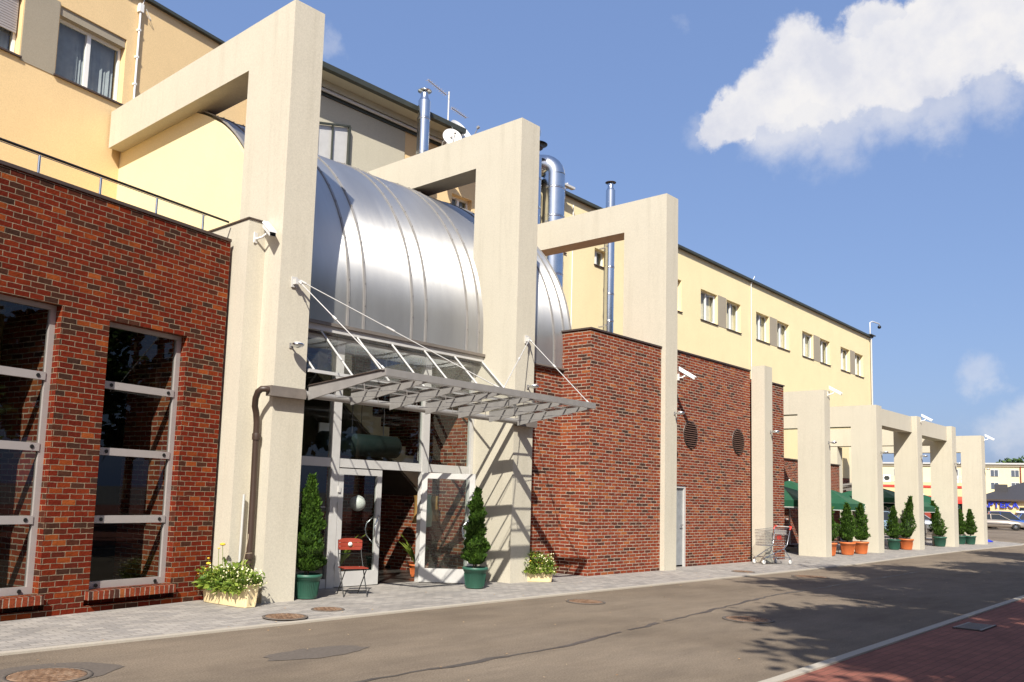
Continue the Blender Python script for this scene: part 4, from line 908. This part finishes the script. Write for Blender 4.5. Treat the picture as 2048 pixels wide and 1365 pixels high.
def dish(label,loc,r,el_,az_):
    t=T('satellite_dish',label,'satellite dish',loc,group='white satellite dishes on the eave',world=False)
    m=MB(); pr=[(max(.001,r*k/8),-.22*r*(1-(k/8)**2)) for k in range(9)]; m.lathe(pr,(0,0,0),28,cap=False); pr2=[(a,b-.012) for a,b in pr]; m.lathe(pr2,(0,0,0),28,cap=False)
    rm=Vector((az_,-1,el_)).to_track_quat('Z','Y').to_matrix().to_4x4(); m.v=[tuple(rm@Vector(v)) for v in m.v]; P('reflector',m,'white',t)
    a=MB().tube([(0,-r*.95,0),(0,-r*.3,r*1.0)],.012); a.box(-.03,.03,-r*.36,-r*.24,r*.95,r*1.1); a.v=[tuple(rm@Vector(v)) for v in a.v]; P('feed_arm',a,'steel',t)
    P('mount',MB().tube([(0,0,0),(.0,.35,-.05),(0,.42,-.25)],.025),'steel',t); return t
dish('larger white satellite dish at the end of the eave',(17.0,16.75,11.84),.50,.5,.12)
dish('smaller white satellite dish with red print below the larger dish',(16.32,16.5,11.48),.27,.3,-.55)
rc=T('roof_camera','swan neck camera pole on the far corner of the office roof','security camera',(54.2,18.1,11.9))
P('pole',MB().tube([(54.0,18.1,11.9),(54.0,18.1,12.75),(54.1,18.0,12.82),(55.0,17.9,12.82),(55.05,17.9,12.75)],.035),'alu_white',rc); P('dome',MB().ball((55.05,17.9,12.62),.11,8),'black',rc); P('base',MB().box(53.6,54.4,17.9,18.3,11.93,11.98),'dark_trim',rc)
sv=T('roof_vents','small cluster of steel roof vents right of the thick flue','ventilator',(22.2,17.3,11.9))
P('vent_pipe',MB().tube([(22.3,17.3,11.6),(22.3,17.3,12.0),(22.42,17.1,12.05)],.035).tube([(22.5,17.3,11.6),(22.5,17.3,11.95),(22.62,17.1,11.98)],.03).box(22.2,22.75,17.05,17.2,11.93,12.0),'alu_white',sv)
# ================================================================== MANHOLES AND GRATE
def manhole(label,x,y,r,z=.006,c=(1,1,1)):
    t=T('manhole_cover',label,'manhole cover',(x,y,0),group='rusty manhole covers')
    P('ring',MB().lathe([(r*1.16,.0),(r*1.16,.006),(r*1.02,.010),(r*1.02,.004)],(x,y,z),40,cap=False),'patch',t)
    m=MB().lathe([(.001,.009),(r*.9,.009),(r,.007),(r*1.0,0)],(x,y,z),40,cap=False); P('lid',m,'rust',t)
    rb=MB(); k=-r*.85
    while k<r*.85:
        h=math.sqrt(r*r*.81-k*k) if abs(k)<r*.9 else 0
        if h>.05:
            j=-h
            while j<h-.02: rb.box(x+j,x+min(j+.075,h),y+k,y+k+.018,z+.009,z+.014); j+=.1
        k+=.045
    P('tread_ridges',rb,'rust',t)
manhole('big rusty manhole cover in the road at the bottom left corner',3.14,7.83,.31)
manhole('rusty manhole cover against the kerb below the cream trough',6.72,9.52,.25,.022)
manhole('rusty manhole cover in the pavement in front of the green pot',7.66,9.86,.20,.008)
manhole('flat rusty manhole cover in the road nearest the second portal',11.6,8.33,.27)
manhole('rusty manhole cover in mid road left of the tree shadow',11.95,5.75,.31)
manhole('faint manhole cover in the road before the trolley',20.2,8.2,.36)
manhole('rusty manhole cover in the pavement near the grey door',20.0,9.75,.24,.008)
gt=T('drain_grate','iron drain grate in the red paving','drain',(14.0,3.35,.012))
m=MB(); 
for i in range(14): m.box(13.62+i*.055,13.65+i*.055,3.2,3.5,.012,.03)
m.box(13.58,14.42,3.17,3.2,.012,.03).box(13.58,14.42,3.5,3.53,.012,.03); P('bars',m,'coping',gt); P('pit',MB().box(13.6,14.4,3.2,3.5,.0115,.0135),'dark',gt)
ONE('plastic_bag',MB().lathe([(.35,0),(.38,.05),(.2,.12),(.01,.14)],(0,0,0),10,cap=False).mv(52.3,11.9,.01),'blue','blue plastic bag lying on the ground right of the last portal','bag',(52.3,11.9,.01))
# ================================================================== UMBRELLAS, TABLES, CHAIRS
def umbrella(label,x,y,s,z,rz=0,writing=True):
    t=T('parasol',label,'parasol',(x,y,0),rz,'green parasols behind the short portals',world=False)
    P('pole',MB().tube([(0,0,0),(0,0,z+.60)],.03),'white',t); P('foot',MB().box(-.3,.3,-.3,.3,0.006,.08),'coping',t)
    c=[(-s,-s),(s,-s),(s,s),(-s,s)]; m=MB()
    for i in range(4):
        a,b=c[i],c[(i+1)%4]; k=6; g_=[]
        for r in range(5):
            tt=r/4
            for j in range(k+1):
                u=j/k; px,py=(a[0]+(b[0]-a[0])*u)*tt,(a[1]+(b[1]-a[1])*u)*tt; g_.append((px,py,z+.55*(1-tt)**.9-.09*math.sin(PI*u)*tt*(-1 if r<4 else 0)*0-.04*math.sin(PI*u)*math.sin(PI*tt)))
        m.add(g_,[(r*(k+1)+j,(r+1)*(k+1)+j,(r+1)*(k+1)+j+1,r*(k+1)+j+1) for r in range(4) for j in range(k)])
    cp=P('canopy',m,'umb',t); v=MB()
    for i in range(4):
        a,b=c[i],c[(i+1)%4]; v.quad((a[0],a[1],z-.24),(b[0],b[1],z-.24),(b[0],b[1],z),(a[0],a[1],z))
    P('valance',v,'umb',cp)
    w=MB()
    for i in range(4):
        a,b=c[i],c[(i+1)%4]; n=Vector((b[1]-a[1],-(b[0]-a[0]),0)).normalized()*.006
        w.quad((a[0]+n.x,a[1]+n.y,z-.245),(b[0]+n.x,b[1]+n.y,z-.245),(b[0]+n.x,b[1]+n.y,z-.225),(a[0]+n.x,a[1]+n.y,z-.225))
    P('trim',w,'umb_white',cp)
    ri=MB()
    for p in c: ri.tube([(0,0,z+.50),(p[0]*.98,p[1]*.98,z-.02)],.012,5)
    P('rib',ri,'white',t)
    text('Carlsberg',.21,.002,'umb_white',cp,(s*.45,-s-.014,z-.185),(PI/2,0,0),ax='CENTER',shear=.2); text('Carlsberg',.21,.002,'umb_white',cp,(-s-.014,0,z-.185),(PI/2,0,-PI/2),ax='CENTER',shear=.2)
    return t
umbrella('green parasol glimpsed between the brick corner and the foremost short portal',30.2,13.4,1.35,1.80)
umbrella('second green parasol behind the first in the gap by the brick corner',34.0,14.6,1.3,2.05)
umbrella('green parasol with white print right of the foremost short portal',33.0,12.7,1.25,1.74)
umbrella('green parasol behind the second short portal, upper one of two',41.5,13.9,1.4,2.08)
umbrella('green parasol behind the second short portal, lower one of two',42.2,12.9,1.3,1.74)
umbrella('green parasol between the middle column and the fourth portal',50.0,14.2,1.4,1.84)
def cafe_chair(label,x,y,rz):
    t=T('cafe_chair',label,'chair',(x,y,.006),rz,'dark cafe chairs under the parasols',world=False)
    P('seat',MB().box(-.2,.2,-.2,.2,.43,.455),'black',t); b=MB().tube([(-.19,.19,.44),(-.19,.24,.86),(0,.25,.9),(.19,.24,.86),(.19,.19,.44)],.014,6)
    for i in (-1,0,1): b.tube([(i*.08,.2,.46),(i*.08,.245,.87)],.007,5)
    P('backrest',b,'steel',t)
    for a in (-1,1):
        for c in (-1,1): P('leg',MB().tube([(a*.18,c*.18,.43),(a*.21,c*.21,0)],.011,5),'steel',t)
    return t
def cafe_table(label,x,y):
    t=T('cafe_table',label,'table',(x,y,.006),0,'round cafe tables under the parasols',world=False)
    P('tabletop',MB().lathe([(.001,.72),(.38,.72),(.38,.745),(.001,.745)],(0,0,0),24,cap=False),'red_slat',t); P('stem',MB().tube([(0,0,.02),(0,0,.72)],.025),'black',t); P('foot',MB().lathe([(.22,0),(.2,.02),(.03,.05)],(0,0,0),16),'black',t); return t
t0=cafe_table('round cafe table behind the orange pots, left one',31.2,12.6); dup(t0,(37.4,13.0,.006),0,'round cafe table behind the green pots of the second gap','round cafe tables under the parasols'); dup(t0,(44.8,13.2,.006),0,'round cafe table behind the left leaning conifer','round cafe tables under the parasols')
h0=cafe_chair('steel cafe chair left behind the foremost orange pots',30.3,12.2,.4)
for i,(x,y,r_,l) in enumerate([(31.0,11.9,2.8,'steel cafe chair between the two first orange pots'),(32.6,12.6,1.8,'steel cafe chair behind the third orange pot'),(36.6,12.3,.3,'steel cafe chair between the green pots of the second gap'),(37.9,12.0,2.9,'steel cafe chair left of the right leaning conifer'),(38.6,13.4,1.5,'steel cafe chair deeper behind the middle column'),(41.2,12.4,.2,'steel cafe chair right of the middle column'),(43.6,12.6,2.2,'steel cafe chair behind the left leaning conifer'),(45.9,12.7,4.2,'steel cafe chair right of the fourth portal'),(46.6,13.4,3.2,'steel cafe chair behind the last pair of conifers')]):
    dup(h0,(x,y,.006),r_,l,'dark cafe chairs under the parasols')
# ================================================================== CARS
def car(label,loc,rz,paint,L=4.4,Wd=1.72,H=1.4,hatch=False,cat='car'):
    t=T('parked_car',label,cat,loc,rz,'cars parked beyond the portals',world=False)
    hl=L/2; low=.22
    # lower body loft: stations along x
    st=[(-hl,.5,.62,.42,.72),(-hl+.06,.74,.30,.42,.86),(-hl+.5,.84,.24,.30,.92),(-hl+1.1,.86,.22,.22,.94),(0,.86,.22,.22,.93),(hl-1.4,.86,.22,.22,.90),(hl-.7,.84,.24,.24,.80),(hl-.12,.74,.28,.3,.68),(hl,.5,.36,.4,.56)]
    m=MB(); vs=[]; 
    for x,w,zb,_,zt in st:
        w=w*Wd/1.72; zm=(zb+zt)/2
        vs+=[(x,-w*.82,zb),(x,-w,zb+.08),(x,-w*1.0,zm),(x,-w*.93,zt-.05),(x,-w*.8,zt),(x,0,zt+.03),(x,w*.8,zt),(x,w*.93,zt-.05),(x,w,zm),(x,w,zb+.08),(x,w*.82,zb)]
    k=11; m.add(vs,[(i*k+j,(i+1)*k+j,(i+1)*k+(j+1)%k,i*k+(j+1)%k) for i in range(len(st)-1) for j in range(k)],True); m.add(vs[:k],[tuple(range(k))]); m.add(vs[-k:],[tuple(range(k-1,-1,-1))])
    P('body',m,paint,t)
    rb=-hl+ (.25 if hatch else .75); rt=rb+(.35 if hatch else .55); ft=hl-2.05; fb=hl-1.25
    def cab(o,zlo=.90,zhi=H-.02):
        c=MB(); vs=[]
        for x,z,w in ((rb,zlo,.76),(rt,zhi,.60),(ft,zhi,.60),(fb,zlo,.76)):
            w=w*Wd/1.72+o; vs+=[(x,-w,z),(x,w,z)]
        c.add(vs,[(0,2,4,6),(7,5,3,1),(0,1,3,2),(4,5,7,6)]); return c
    P('windows',cab(0),'black_glass',t)
    P('roof',MB().prism([(rt-.08,H-.06),(rt,H-.01),((rt+ft)/2,H+.02),(ft,H-.01),(ft+.1,H-.06)],'y',-.60*Wd/1.72-.02,.60*Wd/1.72+.02),paint,t)
    pm=MB()
    for s in (-1,1):
        y0,y1=s*(.77*Wd/1.72),s*(.615*Wd/1.72)
        for (xa,xb) in ((rb,rt),((rb+fb)/2-.15,(rt+ft)/2-.05),(fb,ft)): pm.tube([(xa,y0,.9),(xb,y1,H-.03)],.03,5)
    P('pillar',pm,paint,t)
    for x in (-hl+.78,hl-.82):
        for s in (-1,1):
            y=s*(Wd/2-.09); w=P('wheel',MB().lathe([(.18,-.1),(.29,-.1),(.31,-.06),(.31,.06),(.29,.1),(.18,.1)],(x,y,.31),24,axis='y'),'rubber',t)
            P('hubcap',MB().lathe([(.001,s*.105),(.12,s*.10),(.2,s*.085),(.19,s*.06)],(x,y,.31),16,axis='y',cap=False),'chrome',w)
            P('wheel_arch',MB().lathe([(.365,s*.11),(.355,-s*.05)],(x,y-s*.02,.31),24,axis='y',cap=False),'black',t)
    for s in (-1,1):
        P('headlight',MB().box(hl-.14,hl-.03,s*.62-.14,s*.62+.14,.52,.66),'lampglass',t); P('tail_light',MB().box(-hl+.02,-hl+.08,s*.66-.12,s*.66+.12,.6,.76),'red',t)
        P('side_trim',MB().box(-hl+1.15,hl-1.2,s*(Wd/2)-.012,s*(Wd/2)+.012,.50,.55),'black',t)
    P('bumper',MB().box(hl-.12,hl+.05,-.7,.7,.30,.44).box(-hl-.05,-hl+.1,-.7,.7,.32,.46),'black',t); return t
def paint(n,c,r=.25,m=.4):
    x=simple(n,c,r,m,var=.03); x.node_tree.nodes['Principled BSDF'].inputs['Coat Weight'].default_value=.5; return x
pt={'silver':paint('champagne_paint',(.34,.295,.25)),'white':paint('white_paint',(.75,.75,.74),.3,0),'blue':paint('blue_paint',(.03,.09,.32)),'black':paint('black_paint',(.012,.012,.014)),'grey':paint('grey_paint',(.35,.37,.40)),'red':paint('red_paint',(.5,.03,.03)),'lb':paint('light_blue_paint',(.25,.35,.45))}
AZ=lambda a,d:(math.sin(R(a))*d,math.cos(R(a))*d)
def at(a,d): x,y=AZ(a,d); return (x,y,.0)
car('champagne saloon parked before the pharmacy, nearest the last portal',at(77.75,90),R(-76),pt['silver'],4.5,1.7,1.38)
car('dark blue hatchback parked just behind the champagne saloon',at(78.35,95),R(-70),pt['blue'],4.2,1.75,1.62,True)
car('dark blue car cut by the right edge behind the blue hatchback',at(79.75,99),R(-66),pt['blue'],4.2,1.75,1.5,True)
car('red car with a raised nose half hidden by the last portal',at(76.7,97),R(-80),pt['red'],4.2,1.7,1.5,True)
car('white van like car between the second portal and the middle column',at(71.75,70),R(-60),pt['white'],4.6,1.8,1.85,True)
car('light blue car below the white one between the second portal and the middle column',at(71.9,58),R(-50),pt['lb'],4.3,1.75,1.45,True)
car('silver hatchback between the middle column and the fourth portal',at(73.7,70),R(-60),pt['grey'],4.2,1.75,1.5,True)
car('black car in shade between the brick corner and the foremost short portal',(28.6,14.6,0),R(25),pt['black'],4.2,1.75,1.4,True)
# ================================================================== FAR BUILDINGS
def block(label,az0,az1,d,z1,mat,cat='building',depth=10,windows=None,name='far_building',trim=None,turn=None):
    a=AZ(az0,d); b=AZ(az1,d); v=Vector((b[0]-a[0],b[1]-a[1])); Lh=v.length; ang=math.atan2(v.y,v.x)
    t=T(name,label,cat,(a[0],a[1],0),ang,world=False)
    P('wall',MB().box(0,Lh,0,depth,0,z1),mat,t)
    return t,Lh
fb,Lh=block('long pale yellow four storey block along the horizon at the right',70.0,86,230,12.0,'pale')
P('roof_edge',MB().box(-.3,Lh+.3,-.5,10.3,12.0,12.35),'alu_white',fb); P('roof_painted_shadow',MB().box(0,Lh,-.25,-.0,11.5,11.75),'panel',fb)  # darker beige strip is the painted shade below the roof edge
x=2.6
while x<Lh-3:
    for z in (6.5,9.3):
        w=P('window',MB().box(x,x+1.45,-.06,-.01,z,z+1.45),'far_glass',fb); P('frame',MB().box(x-.07,x,-.1,-.02,z,z+1.5).box(x+1.45,x+1.52,-.1,-.02,z,z+1.5).box(x,x+1.45,-.1,-.02,z+1.45,z+1.52).box(x+.69,x+.76,-.1,-.07,z,z+1.45),'white',w)
    x+=3.95
dpp=MB()
for x in (12,36,52): dpp.tube([(x,-.2,0),(x,-.2,11.6)],.12,6)
P('downpipe',dpp,'red_slat',fb)
sb,Ls=block('low cream shop hall with red stripe and roof units behind the short portals',70.5,76.55,125,5.0,'yellow')
P('stripe',MB().box(0,Ls,-.12,-.0,4.35,4.6),'red',sb); P('base_panel',MB().box(0,Ls,-.1,-.01,.0,1.4),'red_slat',sb); P('shop_front',MB().box(5.5,Ls-1,-.08,-.01,1.5,2.6),'black_glass',sb); P('awning',MB().prism([(-1.2,2.4),(0,2.9),(0,3.3),(-1.2,2.8)],'x',5,Ls),'red',sb)
P('tall_wall',MB().box(7.2,9.6,1,9,5.0,6.9),'pale',sb)
for x in (2.2,3.3,11.0,12.2):
    a_=P('air_conditioner',MB().box(x,x+.9,.4,.9,5.0,5.9),'white',sb); P('fan',MB().lathe([(.001,.395),(.32,.39)],(x+.45,0,5.45),16,axis='y',cap=False),'dark_trim',a_)
P('roof_rail',MB().tube([(0,.1,5.75),(5,.1,5.75)],.04,5).tube([(10,.1,5.75),(Ls,.1,5.75)],.04,5),'alu_white',sb)
# pharmacy with dark hipped roof
ph,Lp=block('low yellow pharmacy with dark hipped roof and blue lettering','',0,0,'') if False else (None,None)
a=AZ(76.7,110); b=AZ(84,110); ang=math.atan2(b[1]-a[1],b[0]-a[0]); Lp=math.hypot(b[0]-a[0],b[1]-a[1])
ph=T('pharmacy','low yellow pharmacy building with dark hipped roof and blue lettering at the right edge','building',(a[0],a[1],0),ang,world=False)
P('wall',MB().box(0,Lp,0,9,0,2.95),'yellow',ph)
rf=MB(); e=.4; rf.add([(-e,-e,2.85),(Lp+e,-e,2.85),(Lp+e,9+e,2.85),(-e,9+e,2.85),(5.2,4.5,5.15),(Lp-5,4.5,5.15)],[(0,1,5,4),(1,2,5),(2,3,4,5),(3,0,4),(3,2,1,0)]); r_=P('roof',rf,'roofdark',ph)
P('fascia',MB().box(-e,Lp+e,-e-.06,-e,2.72,2.9),'coping',ph); P('chimney',MB().box(1.9,3.1,1.5,2.5,3.6,4.55),'roofdark',ph)
P('door',MB().box(4.3,6.0,-.08,-.01,.0,1.75),'curtain',ph); P('door_canopy',MB().box(3.9,6.3,-.7,-.01,1.55,1.68),'white',ph); P('window',MB().box(4.2,6.1,-.07,-.01,1.72,2.1),'black_glass',ph); P('window',MB().box(.6,1.5,-.07,-.01,1.0,2.0),'black_glass',ph)
tx=text('APTEKA',.88,.06,'blue',ph,(.67,-.16,2.02),(PI/2,0,0),name='lettering'); tx['label']='blue capital letters'
tx2=text('APTEKA',.88,.03,'petal_w',ph,(.72,-.06,1.97),(PI/2,0,0),name='letter_backing')
for o_ in (tx,tx2): o_.scale=(1.1,1,1)
# ================================================================== TREES
def tree(label,x,y,h,r,zc0,seed,nl=9000,ls=.16,grp='street trees',name='leafy_tree',kind=None):
    rnd=random.Random(seed); t=T(name,label,'tree',(x,y,0),0,grp,world=False)
    tk=MB().tube([(0,0,0),(.08,.05,h*.3),(-.05,.0,h*.6),(0,0,h*.92)],.22,8,r2=.05)
    ends=[]
    for i in range(16):
        a=rnd.uniform(0,2*PI); z=zc0+(h-zc0)*rnd.uniform(0,.85); rr_=r*rnd.uniform(.6,1.05)*(1-.45*((z-zc0)/(h-zc0))**2); e=(rr_*math.cos(a),rr_*math.sin(a),z+rnd.uniform(.2,1.2))
        tk.tube([(0,0,z-.6),(e[0]*.5,e[1]*.5,z),e],.07,5,r2=.015); ends.append(e); ends.append((e[0]*.55,e[1]*.55,z+.1))
    P('trunk',tk,'bark',t); vs=[];fs=[]
    for i in range(nl):
        c=rnd.choice(ends); s=r*.155; p=Vector((c[0]+rnd.gauss(0,s),c[1]+rnd.gauss(0,s),c[2]+rnd.gauss(0,s*.55)))
        d=Vector((rnd.gauss(0,1),rnd.gauss(0,1),rnd.gauss(0,.6))).normalized(); n=d.orthogonal().normalized(); L=ls*rnd.uniform(.6,1.3); k=len(vs)
        vs+=[p,p+d*L*.5+n*L*.32,p+d*L,p+d*L*.5-n*L*.32]; fs.append((k,k+1,k+2,k+3))
    P('crown',MB().add(vs,fs),'tree',t); return t
TREES=[(2.9,-4.9,13.4,2.8,6.0),(6.0,-3.8,15.2,3.1,6.8),(13.4,-2.5,14.2,2.9,7.4),(20.9,-1.5,12.6,2.8,6.9),(29.0,-.8,11.6,2.8,6.4),(-6,-9,15,3.4,3),(2,-14,16,4,2.5),(12,-13,15,4,2.5),(22,-12,16,4,2.5),(30,-11,16,4.2,2),(38,-11,16,4.2,2),(47,-11,16,4.5,2),(57,-11,16,4.5,2),(68,-11,16,4.5,2),(80,-11,16,4.5,2)]
for i,(x,y,h,r,z) in enumerate(TREES): tree('leafy roadside tree outside the photo, standing along the red paving' if i<5 else 'unseen leafy tree opposite the brick wing, added to darken its window reflections',x,y,h,r,z,20+i,17000 if i<5 else 5000,.27 if i<5 else .6)  # trees opposite are unseen, added so the window panes reflect dark
for i,(a_,d,h) in enumerate([(77.0,260,14.2),(78.2,262,14.6),(79.0,258,15.0)]):
    x,y=AZ(a_,d); tree(['small tree crown over the far roof behind the last portal','tree crown over the far roof right of the middle','tree crown over the far roof at the right edge'][i],x,y,h,3.5,8,40+i,1200,.9,'trees beyond the far block')
sl=T('street_lamp','white street lamp head seen between the second portal and the middle column','street lamp',(*AZ(73.1,80),0)); x,y=AZ(73.1,80)
P('pole',MB().tube([(x+1.4,y,0),(x+1.4,y,6.2),(x+1.0,y,6.7),(x+.2,y,6.85)],.06),'alu_white',sl); P('lamp_head',MB().box(x-.9,x+.2,y-.2,y+.2,6.78,6.95),'white',sl)
#END
# ------------------------------------------------------------------ render settings
S.render.engine='CYCLES'; S.cycles.max_bounces=8; S.cycles.transparent_max_bounces=12; S.cycles.caustics_reflective=False; S.cycles.caustics_refractive=False
S.render.resolution_x=1024; S.render.resolution_y=682
